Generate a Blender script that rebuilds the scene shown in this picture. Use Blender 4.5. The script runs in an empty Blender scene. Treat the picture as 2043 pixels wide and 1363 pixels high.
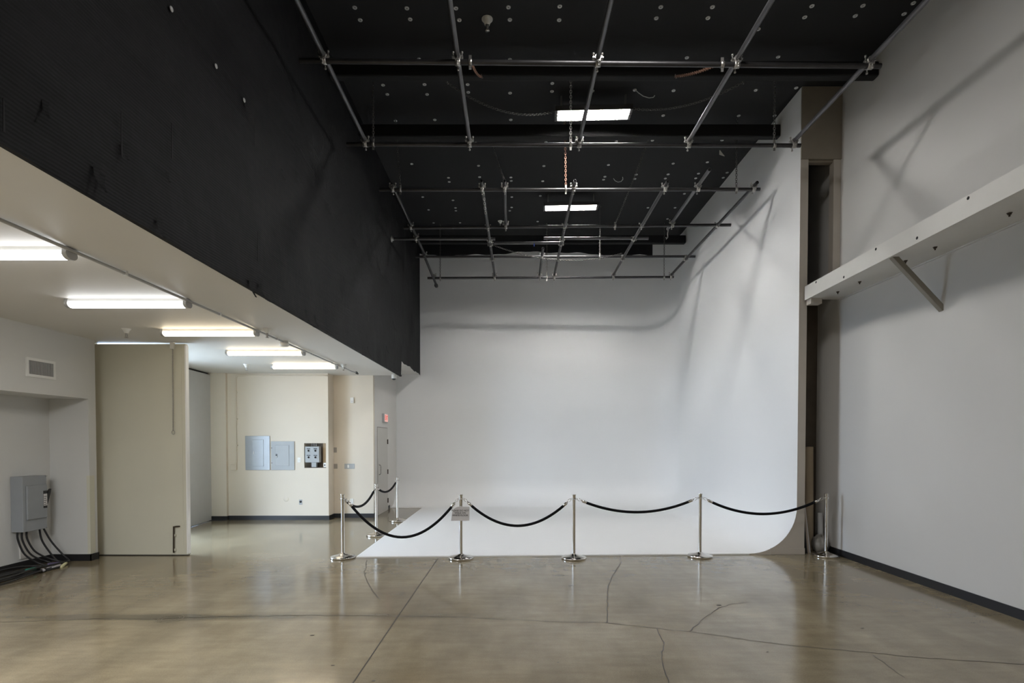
import bpy, math, random
from mathutils import Vector, Matrix
random.seed(7)
PI = math.pi
scene = bpy.context.scene
col = scene.collection

# ------------------------------------------------------------------ camera
FPX, CAMH, PITCH = 1100.0, 1.8, math.radians(1.2)
CX, CY = 1021.5, 880 + 1100 * math.tan(math.radians(1.2))
def at(px, py, X=None, Y=None, Z=None):
    """measured photo pixel -> point on a known wall (X), cross plane (Y) or level (Z)"""
    u = (px - CX) / FPX; v = (CY - py) / FPX
    d = (u, math.cos(PITCH) + v * math.sin(PITCH), -math.sin(PITCH) + v * math.cos(PITCH))
    t = X / d[0] if X is not None else Y / d[1] if Y is not None else (Z - CAMH) / d[2]
    return Vector((d[0] * t, d[1] * t, CAMH + d[2] * t))

cam = bpy.data.cameras.new('camera')
cam.sensor_width = 36; cam.sensor_fit = 'HORIZONTAL'
cam.lens = 36 * FPX / 2043
cam.shift_y = (CY - 681.5) / 2043
cam.clip_start = 0.05; cam.clip_end = 200
camo = bpy.data.objects.new('camera', cam); col.objects.link(camo)
camo.location = (0, 0, CAMH); camo.rotation_euler = (PI / 2 - PITCH, 0, 0)
scene.camera = camo

# ------------------------------------------------------------------ materials
def mat(name, color, rough=0.6, metal=0.0, noise=0.0, nscale=6.0, bump=0.0, bscale=60.0, coat=0.0, spec=0.5):
    m = bpy.data.materials.new(name); m.use_nodes = True
    nt = m.node_tree; b = nt.nodes['Principled BSDF']
    b.inputs['Base Color'].default_value = (*color, 1)
    b.inputs['Roughness'].default_value = rough
    b.inputs['Metallic'].default_value = metal
    b.inputs['Coat Weight'].default_value = coat
    b.inputs['Specular IOR Level'].default_value = spec
    if noise or bump:
        tc = nt.nodes.new('ShaderNodeTexCoord')
    if noise:
        n = nt.nodes.new('ShaderNodeTexNoise'); n.inputs['Scale'].default_value = nscale; n.inputs['Detail'].default_value = 5
        nt.links.new(tc.outputs['Object'], n.inputs['Vector'])
        r = nt.nodes.new('ShaderNodeMapRange')
        r.inputs['From Min'].default_value = .25; r.inputs['From Max'].default_value = .75
        r.inputs['To Min'].default_value = 1 - noise; r.inputs['To Max'].default_value = 1 + noise
        nt.links.new(n.outputs['Fac'], r.inputs['Value'])
        mx = nt.nodes.new('ShaderNodeVectorMath'); mx.operation = 'SCALE'
        mx.inputs[0].default_value = color
        nt.links.new(r.outputs['Result'], mx.inputs['Scale'])
        nt.links.new(mx.outputs['Vector'], b.inputs['Base Color'])
    if bump:
        n2 = nt.nodes.new('ShaderNodeTexNoise'); n2.inputs['Scale'].default_value = bscale; n2.inputs['Detail'].default_value = 3
        nt.links.new(tc.outputs['Object'], n2.inputs['Vector'])
        bp = nt.nodes.new('ShaderNodeBump'); bp.inputs['Strength'].default_value = bump; bp.inputs['Distance'].default_value = .01
        nt.links.new(n2.outputs['Fac'], bp.inputs['Height'])
        nt.links.new(bp.outputs['Normal'], b.inputs['Normal'])
    return m
def emit(name, color, strength):
    m = bpy.data.materials.new(name); m.use_nodes = True
    nt = m.node_tree; nt.nodes.clear()
    e = nt.nodes.new('ShaderNodeEmission'); e.inputs['Color'].default_value = (*color, 1); e.inputs['Strength'].default_value = strength
    o = nt.nodes.new('ShaderNodeOutputMaterial'); nt.links.new(e.outputs[0], o.inputs['Surface'])
    return m

M_ = {}
M_['paint'] = mat('beige_wall_paint', (.60, .58, .545), .55, noise=.025, nscale=1.2, bump=.06, bscale=140)
M_['paint_right'] = mat('grey_wall_paint', (.56, .545, .52), .6, noise=.02, nscale=1.0, bump=.05, bscale=140)
M_['paint_left'] = mat('pale_grey_wall_paint', (.59, .59, .575), .55, noise=.02, nscale=1.2, bump=.05, bscale=140)
M_['alcove'] = mat('cream_wall_paint', (.67, .60, .50), .55, noise=.02, nscale=1.5, bump=.05, bscale=140)
M_['ceil_paint'] = mat('ceiling_paint', (.64, .62, .585), .5, noise=.02, nscale=1.0)
M_['cyc'] = mat('white_cyc_paint', (.80, .80, .795), .55, noise=.012, nscale=.8)
M_['cyc_end'] = mat('beige_end_paint', (.50, .455, .40), .6, noise=.03)
M_['door'] = mat('door_paint', (.60, .585, .485), .5, noise=.025, nscale=1.4)
M_['door_grey'] = mat('grey_door_paint', (.50, .50, .49), .5, noise=.02)
M_['exit_door'] = mat('exit_door_paint', (.50, .48, .44), .5, noise=.02)
M_['header'] = mat('header_dark', (.26, .225, .18), .7, noise=.06)  # darker and browner than the end panel
M_['void'] = mat('loft_shade_black', (.02, .017, .014), .8, noise=.2)  # near-black colour carries the gloom of the unlit loft opening
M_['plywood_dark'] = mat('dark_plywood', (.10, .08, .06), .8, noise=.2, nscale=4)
M_['black_base'] = mat('black_vinyl', (.012, .012, .014), .45)
M_['deck'] = mat('black_deck', (.0062, .0062, .0070), .85, noise=.15, nscale=2)
M_['beam'] = mat('black_beam_paint', (.004, .004, .0045), .85)
M_['pipe'] = mat('dark_steel_pipe', (.055, .053, .055), .36, metal=.7, noise=.15, nscale=9)
M_['pipe_grey'] = mat('grey_steel_pipe', (.12, .118, .122), .36, metal=.7, noise=.12, nscale=9)
M_['zinc'] = mat('zinc_plate', (.42, .405, .38), .38, metal=.9, noise=.15, nscale=30)
M_['chain_dark'] = mat('dark_chain', (.10, .096, .09), .5, metal=.75)
M_['chain_rust'] = mat('rusty_chain', (.27, .15, .105), .55, metal=.5, noise=.3, nscale=40)
M_['chrome'] = mat('polished_steel', (.74, .71, .67), .13, metal=1.0)
M_['rope'] = mat('black_velvet', (.005, .005, .006), .9, spec=.2)
M_['paper'] = mat('sign_paper', (.62, .60, .60), .7, noise=.03)
M_['ink'] = mat('black_ink', (.03, .03, .03), .6)
M_['white_plastic'] = mat('white_plastic', (.75, .74, .70), .4)
M_['dark_plastic'] = mat('dark_plastic', (.02, .02, .02), .3)
M_['grey_metal'] = mat('grey_enclosure', (.27, .285, .30), .42, noise=.04)
M_['grey_panel'] = mat('grey_panel_paint', (.36, .375, .385), .4, noise=.03)
M_['steel_panel'] = mat('satin_panel_steel', (.33, .345, .36), .28, metal=.12, noise=.04)
M_['grey_plate'] = mat('brown_grey_plate', (.30, .275, .24), .5)
M_['washer'] = mat('galvanised_washer', (.55, .55, .54), .45, metal=.35)
M_['cable'] = mat('black_cable', (.012, .012, .013), .5)
M_['cable_green'] = mat('green_tape', (.02, .25, .17), .5)
M_['cable_purple'] = mat('purple_connector', (.10, .08, .17), .5)
M_['cable_grey'] = mat('grey_connector', (.35, .33, .34), .5)
M_['cable_yellow'] = mat('pale_yellow_connector', (.58, .55, .33), .5)
M_['white_metal'] = mat('white_fixture_metal', (.72, .72, .70), .4)
M_['fixture_dark'] = mat('dark_fixture_metal', (.07, .07, .072), .5)
M_['endcap'] = mat('grey_lamp_cap', (.42, .42, .42), .4)
M_['channel'] = mat('channel_paint', (.62, .605, .57), .5, noise=.02)
M_['brace'] = mat('brace_dark', (.25, .225, .185), .6)  # darker than the channel it holds
M_['cardboard'] = mat('cardboard', (.42, .34, .24), .8, noise=.06)
M_['board'] = mat('board_edge', (.38, .31, .25), .7, noise=.1)
M_['board_dark'] = mat('black_board', (.03, .028, .027), .6)
M_['bag'] = mat('frosted_plastic_bag', (.24, .225, .205), .3, noise=.15, nscale=15)
M_['rust'] = mat('dark_bronze_rod', (.06, .045, .03), .5, metal=.5, noise=.3, nscale=40)
M_['wood'] = mat('pale_stud_wood', (.42, .31, .19), .7, noise=.1)
M_['blue'] = mat('blue_tape', (.03, .09, .55), .5)
M_['crack'] = mat('crack_dark', (.05, .043, .033), .7)
M_['stain'] = mat('floor_stain', (.15, .125, .09), .3)
M_['joint'] = mat('joint_filler', (.05, .044, .036), .6)
M_['asphalt'] = mat('outside_concrete', (.38, .37, .35), .9)
M_['hole'] = mat('hole_black', (.006, .006, .006), .8)
M_['led'] = emit('led_diffuser_cool', (.97, .985, 1.0), 7)
M_['led_warm'] = emit('led_diffuser_warm', (1.0, .84, .61), 9)
M_['highbay'] = emit('highbay_lens', (1.0, .985, .96), 450)
M_['exit_red'] = emit('exit_red', (1.0, .13, .12), .55)
M_['exit_face'] = emit('exit_face', (1.0, .55, .48), .55)

def floor_material():
    m = bpy.data.materials.new('polished_concrete'); m.use_nodes = True
    nt = m.node_tree; b = nt.nodes['Principled BSDF']; L = nt.links.new; N = nt.nodes.new
    geo = N('ShaderNodeNewGeometry')
    def noise(scale, detail, rough=.55, stretch=None):
        n = N('ShaderNodeTexNoise'); n.inputs['Scale'].default_value = scale; n.inputs['Detail'].default_value = detail; n.inputs['Roughness'].default_value = rough
        if stretch:
            mp = N('ShaderNodeMapping'); mp.inputs['Scale'].default_value = stretch; L(geo.outputs['Position'], mp.inputs['Vector']); L(mp.outputs[0], n.inputs['Vector'])
        else:
            L(geo.outputs['Position'], n.inputs['Vector'])
        return n
    n1 = noise(.55, 6); n2 = noise(2.6, 8, .65, (.8, 3.0, 1)); n3 = noise(90, 2)
    cr = N('ShaderNodeValToRGB'); cr.color_ramp.elements[0].position = .32; cr.color_ramp.elements[1].position = .68
    cr.color_ramp.elements[0].color = (.172, .138, .086, 1); cr.color_ramp.elements[1].color = (.265, .224, .150, 1)
    L(n1.outputs['Fac'], cr.inputs['Fac'])
    def scaled(src, n, lo, hi, fmin=.3, fmax=.7):
        r = N('ShaderNodeMapRange'); r.inputs['From Min'].default_value = fmin; r.inputs['From Max'].default_value = fmax
        r.inputs['To Min'].default_value = lo; r.inputs['To Max'].default_value = hi
        L(n, r.inputs['Value'])
        s = N('ShaderNodeVectorMath'); s.operation = 'SCALE'; L(src, s.inputs[0]); L(r.outputs[0], s.inputs['Scale'])
        return s.outputs['Vector']
    n4 = noise(1.5, 5, .6, (1.5, .6, 1))
    c = scaled(cr.outputs['Color'], n2.outputs['Fac'], .84, 1.12)
    c = scaled(c, n4.outputs['Fac'], .84, 1.12, .35, .65)
    c = scaled(c, n3.outputs['Fac'], .91, 1.08)
    # old stains with a shape of their own: soft ellipses (centre, radii)
    for cx, cy, rx, ry, k in [(-3.35, 5.62, 1.6, .12, .52), (-3.4, 5.6, .42, .24, .70), (-1.35, 5.66, 2.0, .15, .70), (-2.4, 6.9, 1.0, .5, .88), (-.9, 6.4, 1.2, .7, .90)]:
        mp = N('ShaderNodeMapping'); mp.vector_type = 'POINT'
        mp.inputs['Location'].default_value = (-cx / rx, -cy / ry, 0); mp.inputs['Scale'].default_value = (1 / rx, 1 / ry, 0)
        wob = N('ShaderNodeVectorMath'); wob.operation = 'MULTIPLY_ADD'; wob.inputs[1].default_value = (.35, .35, 0)
        L(n2.outputs['Color'], wob.inputs[0])
        L(geo.outputs['Position'], mp.inputs['Vector']); L(mp.outputs[0], wob.inputs[2])
        ln = N('ShaderNodeVectorMath'); ln.operation = 'LENGTH'; L(wob.outputs[0], ln.inputs[0])
        c = scaled(c, ln.outputs['Value'], k, 1.0, .35, 1.1)
    L(c, b.inputs['Base Color'])
    rr = N('ShaderNodeMapRange'); rr.inputs['From Min'].default_value = .3; rr.inputs['From Max'].default_value = .7
    rr.inputs['To Min'].default_value = .225; rr.inputs['To Max'].default_value = .30
    b.inputs['Roughness'].default_value = .14
    b.inputs['Specular IOR Level'].default_value = .55
    return m
M_['floor'] = floor_material()

def fabric_material():
    m = bpy.data.materials.new('ribbed_black_fabric'); m.use_nodes = True
    nt = m.node_tree; b = nt.nodes['Principled BSDF']; L = nt.links.new; N = nt.nodes.new
    geo = N('ShaderNodeNewGeometry')
    mp = N('ShaderNodeMapping'); mp.inputs['Scale'].default_value = (1, .02, 1); L(geo.outputs['Position'], mp.inputs['Vector'])
    wob = N('ShaderNodeTexNoise'); wob.inputs['Scale'].default_value = 1.4; wob.inputs['Detail'].default_value = 3; L(geo.outputs['Position'], wob.inputs['Vector'])
    add = N('ShaderNodeVectorMath'); add.operation = 'MULTIPLY_ADD'; add.inputs[1].default_value = (0, 0, .03); L(wob.outputs['Color'], add.inputs[0]); L(geo.outputs['Position'], add.inputs[2])
    w = N('ShaderNodeTexWave'); w.wave_type = 'BANDS'; w.bands_direction = 'Z'; w.inputs['Scale'].default_value = 13.5; w.inputs['Distortion'].default_value = .6
    L(add.outputs[0], w.inputs['Vector'])
    st = N('ShaderNodeTexNoise'); st.inputs['Scale'].default_value = 60; st.inputs['Detail'].default_value = 6; L(mp.outputs[0], st.inputs['Vector'])
    bl = N('ShaderNodeTexNoise'); bl.inputs['Scale'].default_value = .9; bl.inputs['Detail'].default_value = 4; L(geo.outputs['Position'], bl.inputs['Vector'])
    cr = N('ShaderNodeValToRGB'); cr.color_ramp.elements[0].position = .36; cr.color_ramp.elements[1].position = .66
    cr.color_ramp.elements[0].color = (.0018, .0018, .0022, 1); cr.color_ramp.elements[1].color = (.0068, .0066, .0074, 1)
    mix = N('ShaderNodeMix'); mix.data_type = 'FLOAT'; mix.inputs[0].default_value = .3
    L(st.outputs['Fac'], mix.inputs[2]); L(bl.outputs['Fac'], mix.inputs[3]); L(mix.outputs[0], cr.inputs['Fac'])
    wr = N('ShaderNodeMapRange'); wr.inputs['To Min'].default_value = .62; wr.inputs['To Max'].default_value = 1.38; L(w.outputs['Fac'], wr.inputs['Value'])
    sc = N('ShaderNodeVectorMath'); sc.operation = 'SCALE'; L(cr.outputs['Color'], sc.inputs[0]); L(wr.outputs[0], sc.inputs['Scale'])
    L(sc.outputs['Vector'], b.inputs['Base Color'])
    b.inputs['Roughness'].default_value = .8; b.inputs['Specular IOR Level'].default_value = .28
    b1 = N('ShaderNodeBump'); b1.inputs['Strength'].default_value = .28; b1.inputs['Distance'].default_value = .006; L(w.outputs['Fac'], b1.inputs['Height'])
    b2 = N('ShaderNodeBump'); b2.inputs['Strength'].default_value = .5; b2.inputs['Distance'].default_value = .12; L(bl.outputs['Fac'], b2.inputs['Height']); L(b1.outputs[0], b2.inputs['Normal'])
    L(b2.outputs[0], b.inputs['Normal'])
    return m
M_['fabric'] = fabric_material()

# ------------------------------------------------------------------ mesh builder
class MB:
    def __init__(s): s.v = []; s.f = []; s.sm = []
    def face(s, pts, smooth=False):
        i = len(s.v); s.v += [Vector(p) for p in pts]; s.f.append(list(range(i, i + len(pts)))); s.sm.append(smooth); return s
    def box(s, x0, x1, y0, y1, z0, z1):
        x0, x1 = sorted((x0, x1)); y0, y1 = sorted((y0, y1)); z0, z1 = sorted((z0, z1))
        i = len(s.v)
        s.v += [Vector(p) for p in ((x0, y0, z0), (x1, y0, z0), (x1, y1, z0), (x0, y1, z0), (x0, y0, z1), (x1, y0, z1), (x1, y1, z1), (x0, y1, z1))]
        for q in ((0, 3, 2, 1), (4, 5, 6, 7), (0, 1, 5, 4), (1, 2, 6, 5), (2, 3, 7, 6), (3, 0, 4, 7)): s.f.append([i + k for k in q]); s.sm.append(False)
        return s
    def bbox(s, x0, x1, y0, y1, z0, z1, r):
        """box with chamfered long edges (all edges)"""
        import bmesh
        bm = bmesh.new(); bmesh.ops.create_cube(bm, size=1)
        bmesh.ops.scale(bm, vec=(abs(x1 - x0), abs(y1 - y0), abs(z1 - z0)), verts=bm.verts)
        bmesh.ops.translate(bm, vec=((x0 + x1) / 2, (y0 + y1) / 2, (z0 + z1) / 2), verts=bm.verts)
        bmesh.ops.bevel(bm, geom=list(bm.edges), offset=r, segments=2, affect='EDGES', profile=.5)
        i = len(s.v); bm.verts.index_update(); s.v += [v.co.copy() for v in bm.verts]
        for f in bm.faces: s.f.append([i + v.index for v in f.verts]); s.sm.append(False)
        bm.free(); return s
    def obox(s, c, ax, ay, az):
        c, ax, ay, az = map(Vector, (c, ax, ay, az)); i = len(s.v)
        for k in (-1, 1):
            for a, b in ((-1, -1), (1, -1), (1, 1), (-1, 1)): s.v.append(c + ax * a + ay * b + az * k)
        flip = ax.cross(ay).dot(az) < 0
        for q in ((0, 3, 2, 1), (4, 5, 6, 7), (0, 1, 5, 4), (1, 2, 6, 5), (2, 3, 7, 6), (3, 0, 4, 7)):
            q = q[::-1] if flip else q
            s.f.append([i + k for k in q]); s.sm.append(False)
        return s
    def tube(s, pts, r, n=12, cap=True, closed=False):
        pts = [Vector(p) for p in pts]; m = len(pts); rings = []
        rs = r if isinstance(r, (list, tuple)) else [r] * m
        up = None
        for k, p in enumerate(pts):
            if closed: t = pts[(k + 1) % m] - pts[k - 1]
            else: t = pts[min(k + 1, m - 1)] - pts[max(k - 1, 0)]
            t.normalize()
            if up is None: up = Vector((0, 0, 1)) if abs(t.z) < .9 else Vector((1, 0, 0))
            a = (up - t * up.dot(t)).normalized(); b = t.cross(a); up = a
            i = len(s.v); rings.append(i)
            for j in range(n):
                w = 2 * PI * j / n; s.v.append(p + (a * math.cos(w) + b * math.sin(w)) * rs[k])
        for k in range(m if closed else m - 1):
            A = rings[k]; B = rings[(k + 1) % m]
            for j in range(n): s.f.append([A + j, A + (j + 1) % n, B + (j + 1) % n, B + j]); s.sm.append(True)
        if cap and not closed:
            s.f.append([rings[0] + j for j in range(n)][::-1]); s.sm.append(False)
            s.f.append([rings[-1] + j for j in range(n)]); s.sm.append(False)
        return s
    def pipe(s, a, b, r, wall=.006, n=16):
        """hollow pipe with open ends"""
        a, b = Vector(a), Vector(b); t = (b - a).normalized()
        s.tube([a, b], r, n, cap=False); i0 = len(s.v) - 2 * n
        s.tube([b, a], r - wall, n, cap=False)
        up = Vector((0, 0, 1)) if abs(t.z) < .9 else Vector((1, 0, 0))
        u = (up - t * up.dot(t)).normalized(); w = t.cross(u)
        for p in (a, b):
            i = len(s.v)
            for j in range(n):
                q = 2 * PI * j / n; d = u * math.cos(q) + w * math.sin(q)
                s.v.append(p + d * r); s.v.append(p + d * (r - wall))
            for j in range(n):
                k = (j + 1) % n
                s.f.append([i + 2 * j, i + 2 * k, i + 2 * k + 1, i + 2 * j + 1]); s.sm.append(False)
        return s
    def lathe(s, prof, c=(0, 0, 0), n=24, axis=(0, 0, 1), smooth=True):
        c = Vector(c); t = Vector(axis).normalized()
        up = Vector((1, 0, 0)) if abs(t.x) < .9 else Vector((0, 1, 0))
        a = (up - t * up.dot(t)).normalized(); b = t.cross(a); rings = []
        for r, z in prof:
            i = len(s.v); rings.append(i)
            for j in range(n):
                w = 2 * PI * j / n; s.v.append(c + t * z + (a * math.cos(w) + b * math.sin(w)) * max(r, 1e-5))
        for k in range(len(prof) - 1):
            A, B = rings[k], rings[k + 1]
            for j in range(n): s.f.append([A + j, A + (j + 1) % n, B + (j + 1) % n, B + j]); s.sm.append(smooth)
        return s
    def prism(s, poly, ext):
        poly = [Vector(p) for p in poly]; e = Vector(ext); n = len(poly)
        i = len(s.v); s.v += poly + [p + e for p in poly]
        s.f.append([i + k for k in range(n)][::-1]); s.sm.append(False)
        s.f.append([i + n + k for k in range(n)]); s.sm.append(False)
        for k in range(n): s.f.append([i + k, i + (k + 1) % n, i + n + (k + 1) % n, i + n + k]); s.sm.append(False)
        return s
    def link(s, c, t, side, L=.048, W=.028, r=.0042):
        """one oval chain link: long axis t, plane spanned by t and side"""
        c, t, side = Vector(c), Vector(t).normalized(), Vector(side).normalized(); pts = []
        h = (L - W) / 2
        for k in range(5):
            w = -PI / 2 + PI * k / 4; pts.append(c + t * (h + math.cos(w) * W / 2) + side * math.sin(w) * W / 2)
        for k in range(5):
            w = PI / 2 + PI * k / 4; pts.append(c + t * (-h + math.cos(w) * W / 2) + side * math.sin(w) * W / 2)
        return s.tube(pts, r, 5, closed=True)
    def build(s, name, m, parent=None, label=None, cat=None, group=None, kind=None, origin=None):
        me = bpy.data.meshes.new(name)
        if parent is not None: o0 = world_loc(parent)
        elif origin is not None: o0 = Vector(origin)
        else:
            lo = [min(v[k] for v in s.v) for k in range(3)]; hi = [max(v[k] for v in s.v) for k in range(3)]
            o0 = Vector(((lo[0] + hi[0]) / 2, (lo[1] + hi[1]) / 2, lo[2]))
        me.from_pydata([tuple(v - o0) for v in s.v], [], s.f)
        for p, sm in zip(me.polygons, s.sm): p.use_smooth = sm
        me.materials.append(M_[m] if isinstance(m, str) else m)
        me.validate(); me.update()
        o = bpy.data.objects.new(name, me); col.objects.link(o)
        if parent is not None: o.parent = parent
        else: o.location = o0
        tag(o, label, cat, group, kind)
        return o
def world_loc(o):
    v = Vector((0, 0, 0))
    while o is not None: v += Vector(o.location); o = o.parent
    return v
def tag(o, label=None, cat=None, group=None, kind=None):
    if label: o['label'] = label
    if cat: o['category'] = cat
    if group: o['group'] = group
    if kind: o['kind'] = kind
    return o
def empty(name, loc, label, cat, group=None, kind=None):
    o = bpy.data.objects.new(name, None); col.objects.link(o); o.location = loc
    o.empty_display_size = .1
    return tag(o, label, cat, group, kind)
def dup(root, loc, label=None, group=None):
    r = root.copy(); col.objects.link(r); r.location = loc
    if label: r['label'] = label
    if group: r['group'] = group
    for ch in list(root.children):
        c = ch.copy(); col.objects.link(c); c.parent = r
        for g in list(ch.children):
            d = g.copy(); col.objects.link(d); d.parent = c
    return r
def text_mesh(body, size, name, m, parent, matrix, extrude=.0006, spacing=1.0):
    cu = bpy.data.curves.new(name + '_curve', 'FONT'); cu.body = body; cu.size = size; cu.align_x = 'CENTER'; cu.align_y = 'CENTER'
    cu.extrude = extrude; cu.space_line = spacing; cu.offset = size * .012
    tmp = bpy.data.objects.new(name + '_tmp', cu); col.objects.link(tmp)
    dg = bpy.context.evaluated_depsgraph_get(); dg.update()
    me = bpy.data.meshes.new_from_object(tmp.evaluated_get(dg))
    bpy.data.objects.remove(tmp); bpy.data.curves.remove(cu)
    me.transform(matrix); me.materials.clear(); me.materials.append(M_[m])
    o = bpy.data.objects.new(name, me); col.objects.link(o)
    if parent is not None:
        me.transform(Matrix.Translation(-world_loc(parent))); o.parent = parent
    return o
ORD = ['first', 'second', 'third', 'fourth', 'fifth', 'sixth', 'seventh', 'eighth', 'ninth', 'tenth']

# ------------------------------------------------------------------ dimensions (metres)
ZC, ZL, ZS = 7.30, 3.33, 3.67         # high ceiling, low ceiling, soffit behind it
XB, XR, XC = -2.58, 5.13, 4.50        # bulkhead, right wall, cyclorama's right wall
YF, YB, YEND = 8.69, 15.50, 12.90     # cyclorama front, back wall, end of the low ceiling
YN = -3.5                             # wall behind the camera
XL, XN, XD = -6.33, -6.92, -6.85      # left wall, niche back, outer wall with the big doors

# ------------------------------------------------------------------ floor
fl = MB().box(-7.1, 5.4, YN - .2, 15.8, -.2, 0).build('floor', 'floor', kind='structure')
MB().box(-30, -7.1, -6, 24, -.3, -.02).build('ground', 'asphalt', kind='structure')
def ribbon(pts, w, jitter, name, m):
    """thin irregular line lying in the floor"""
    P = [at(x, y, Z=0) for x, y in pts]; Q = []
    for a, b in zip(P, P[1:]):
        k = max(2, int((b - a).length / .06))
        for i in range(k):
            q = a.lerp(b, i / k)
            if i: q += Vector((random.uniform(-1, 1), random.uniform(-1, 1), 0)) * jitter
            Q.append(q)
    Q.append(P[-1]); mb = MB(); L = []
    for i, q in enumerate(Q):
        t = (Q[min(i + 1, len(Q) - 1)] - Q[max(i - 1, 0)]).normalized(); s = Vector((-t.y, t.x, 0))
        ww = w * random.uniform(.6, 1.3) if jitter else w
        L.append((q - s * ww / 2, q + s * ww / 2))
    for (a, b), (c, d) in zip(L, L[1:]):
        mb.face([a + Vector((0, 0, .0012)), c + Vector((0, 0, .0012)), d + Vector((0, 0, .0012)), b + Vector((0, 0, .0012))])
    return mb.build(name, m, fl)
ribbon([(874, 1114), (790, 1236), (705, 1362), (640, 1458)], .011, 0, 'control_joint', 'joint')
ribbon([(0, 1242), (196, 1235), (300, 1236), (430, 1231), (600, 1228), (735, 1229), (820, 1230), (920, 1232), (1000, 1236), (1117, 1241), (1212, 1243), (1300, 1253), (1378, 1261), (1551, 1285), (1715, 1301), (1842, 1313), (2043, 1326)], .0092, .010, 'crack', 'crack')
ribbon([(1235, 1109), (1240, 1124), (1225, 1144), (1213, 1172), (1212, 1203), (1210, 1243)], .0095, .014, 'crack', 'crack')
ribbon([(1309, 1253), (1325, 1282), (1319, 1313), (1327, 1341), (1334, 1363), (1340, 1400)], .0085, .008, 'crack', 'crack')
ribbon([(1377, 1260), (1403, 1234), (1434, 1213), (1462, 1205), (1495, 1202)], .009, .010, 'crack', 'crack')
ribbon([(732, 1118), (727, 1148), (744, 1180), (759, 1197)], .009, .012, 'crack', 'crack')
ribbon([(80, 1157), (74, 1168), (86, 1173)], .006, .01, 'crack', 'crack')
ribbon([(1740, 1306), (1770, 1328), (1805, 1352)], .0055, .008, 'crack', 'crack')
# worn ring round an old floor plug
ring = MB(); c = at(340, 1235, Z=0)
ring.lathe([(.115, .0014), (.121, .0014)], c, 40); ring.lathe([(.078, .0014), (.083, .0014)], c, 32)
ring.build('floor_plug', 'stain', fl)
for x, y, w in [(623, 1268, .018), (664, 1328, .014), (745, 1359, .014), (1113, 1322, .009), (1720, 1254, .014), (1531, 1301, .009), (1434, 1208, .03)]:
    p = at(x, y, Z=0)
    MB().prism([p + Vector((-w, -w * .5, .0015)), p + Vector((w * .8, -w * .6, .0015)), p + Vector((w, w * .4, .0015)), p + Vector((-w * .6, w * .6, .0015))], (0, 0, .001)).build('scuff_mark', 'crack', fl)

# ------------------------------------------------------------------ room shell
hi = MB().box(XB - .17, XR + .2, YN, 15.8, ZC, ZC + .2).build('ceiling', 'deck', kind='structure')
lo = MB().box(-7.1, XB - .004, YN, YEND, ZL, ZL + .16); lo.box(-7.1, XB - .004, YEND - .14, YEND, ZL + .1, ZS + .1)
lo = lo.build('ceiling_low', 'ceil_paint', kind='structure')
MB().box(-3.6, XB - .004, YEND + .001, YB - .002, ZS, ZS + .15).build('ceiling_soffit', 'ceil_paint', kind='structure')

# bulkhead: black ribbed fabric over the low room's edge, slightly rumpled, ragged lower hem
def bulkhead():
    mb = MB(); ny, nz = 190, 44; rnd = random.Random(3)
    bumps = [(rnd.uniform(-1, 15), rnd.uniform(3.3, 6.6), rnd.uniform(.12, .5), rnd.uniform(.1, .35), rnd.uniform(.004, .02)) for _ in range(90)]
    idx = {}
    for i in range(ny + 1):
        y = YN + (YB - YN) * i / ny
        zb = (ZL - .035 if y < YEND - .02 else ZS - .02) + .012 * math.sin(y * 5.1) + .008 * math.sin(y * 13.7)
        for j in range(nz + 1):
            z = zb + (ZC - zb) * j / nz
            d = sum(a * math.exp(-((y - by) / sy) ** 2 - ((z - bz) / sz) ** 2) for by, bz, sy, sz, a in bumps)
            idx[i, j] = len(mb.v); mb.v.append(Vector((XB + .004 + d, y, z)))
    for i in range(ny):
        for j in range(nz): mb.f.append([idx[i, j], idx[i + 1, j], idx[i + 1, j + 1], idx[i, j + 1]]); mb.sm.append(True)
    # hem folded under
    mb.box(XB - .03, XB + .006, YN, YEND - .01, ZL - .03, ZL + .01)
    mb.box(XB - .16, XB - .002, YN, YEND, ZL + .17, ZC); mb.box(XB - .16, XB - .002, YEND, YB, ZS + .16, ZC)
    return mb.build('wall_bulkhead', 'fabric', kind='structure')
bk = bulkhead()
for x, y in [(342, 18), (431, 132), (487, 200)]:
    p = at(x, y, X=XB + .02)
    MB().lathe([(.001, .008), (.008, .007), (.018, .005), (.02, 0)], p, 16, (1, 0, 0)).build('washer', 'washer', bk)
for x, y0, y1 in [(241, 222, 312), (342, 246, 316), (5, 195, 262), (514, 462, 522), (683, 548, 603), (735, 600, 640), (508, 235, 292), (776, 640, 700), (800, 690, 740), (820, 655, 700)]:
    a, b = at(x, y0, X=XB + .03), at(x, y1, X=XB + .03)
    MB().prism([a, b, b + Vector((0, .012, 0)), a + Vector((0, .004, 0))], (.004, 0, 0)).build('tear', 'hole', bk)
def flap(x, y, s):
    p = at(x, y, X=XB + .02); mb = MB(); n = 6
    for k in range(n):
        w0, w1 = k / n, (k + 1) / n
        A = p + Vector((.06 * s * w0 * w0, -.02 * s * w0, -.16 * s * w0)); B = p + Vector((.06 * s * w1 * w1, -.02 * s * w1, -.16 * s * w1))
        ww0, ww1 = .05 * s * (1 - w0 * .8), .05 * s * (1 - w1 * .8)
        mb.face([A, A + Vector((.01, ww0, 0)), B + Vector((.01, ww1, 0)), B], True)
    mb.build('torn_flap', 'fabric', bk)
for q in [(84, 197, .7), (243, 283, .8), (186, 325, 1), (198, 345, .8), (313, 433, 1), (330, 340, .6), (497, 555, 1.2), (516, 562, 1), (608, 617, 1), (626, 628, 1), (732, 690, 1.2), (783, 640, 1.4), (770, 690, 1), (652, 405, 1), (560, 335, .9), (592, 340, 1), (670, 428, 1), (705, 472, 1), (755, 530, 1.4), (488, 200, .9)]: flap(*q)

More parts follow.
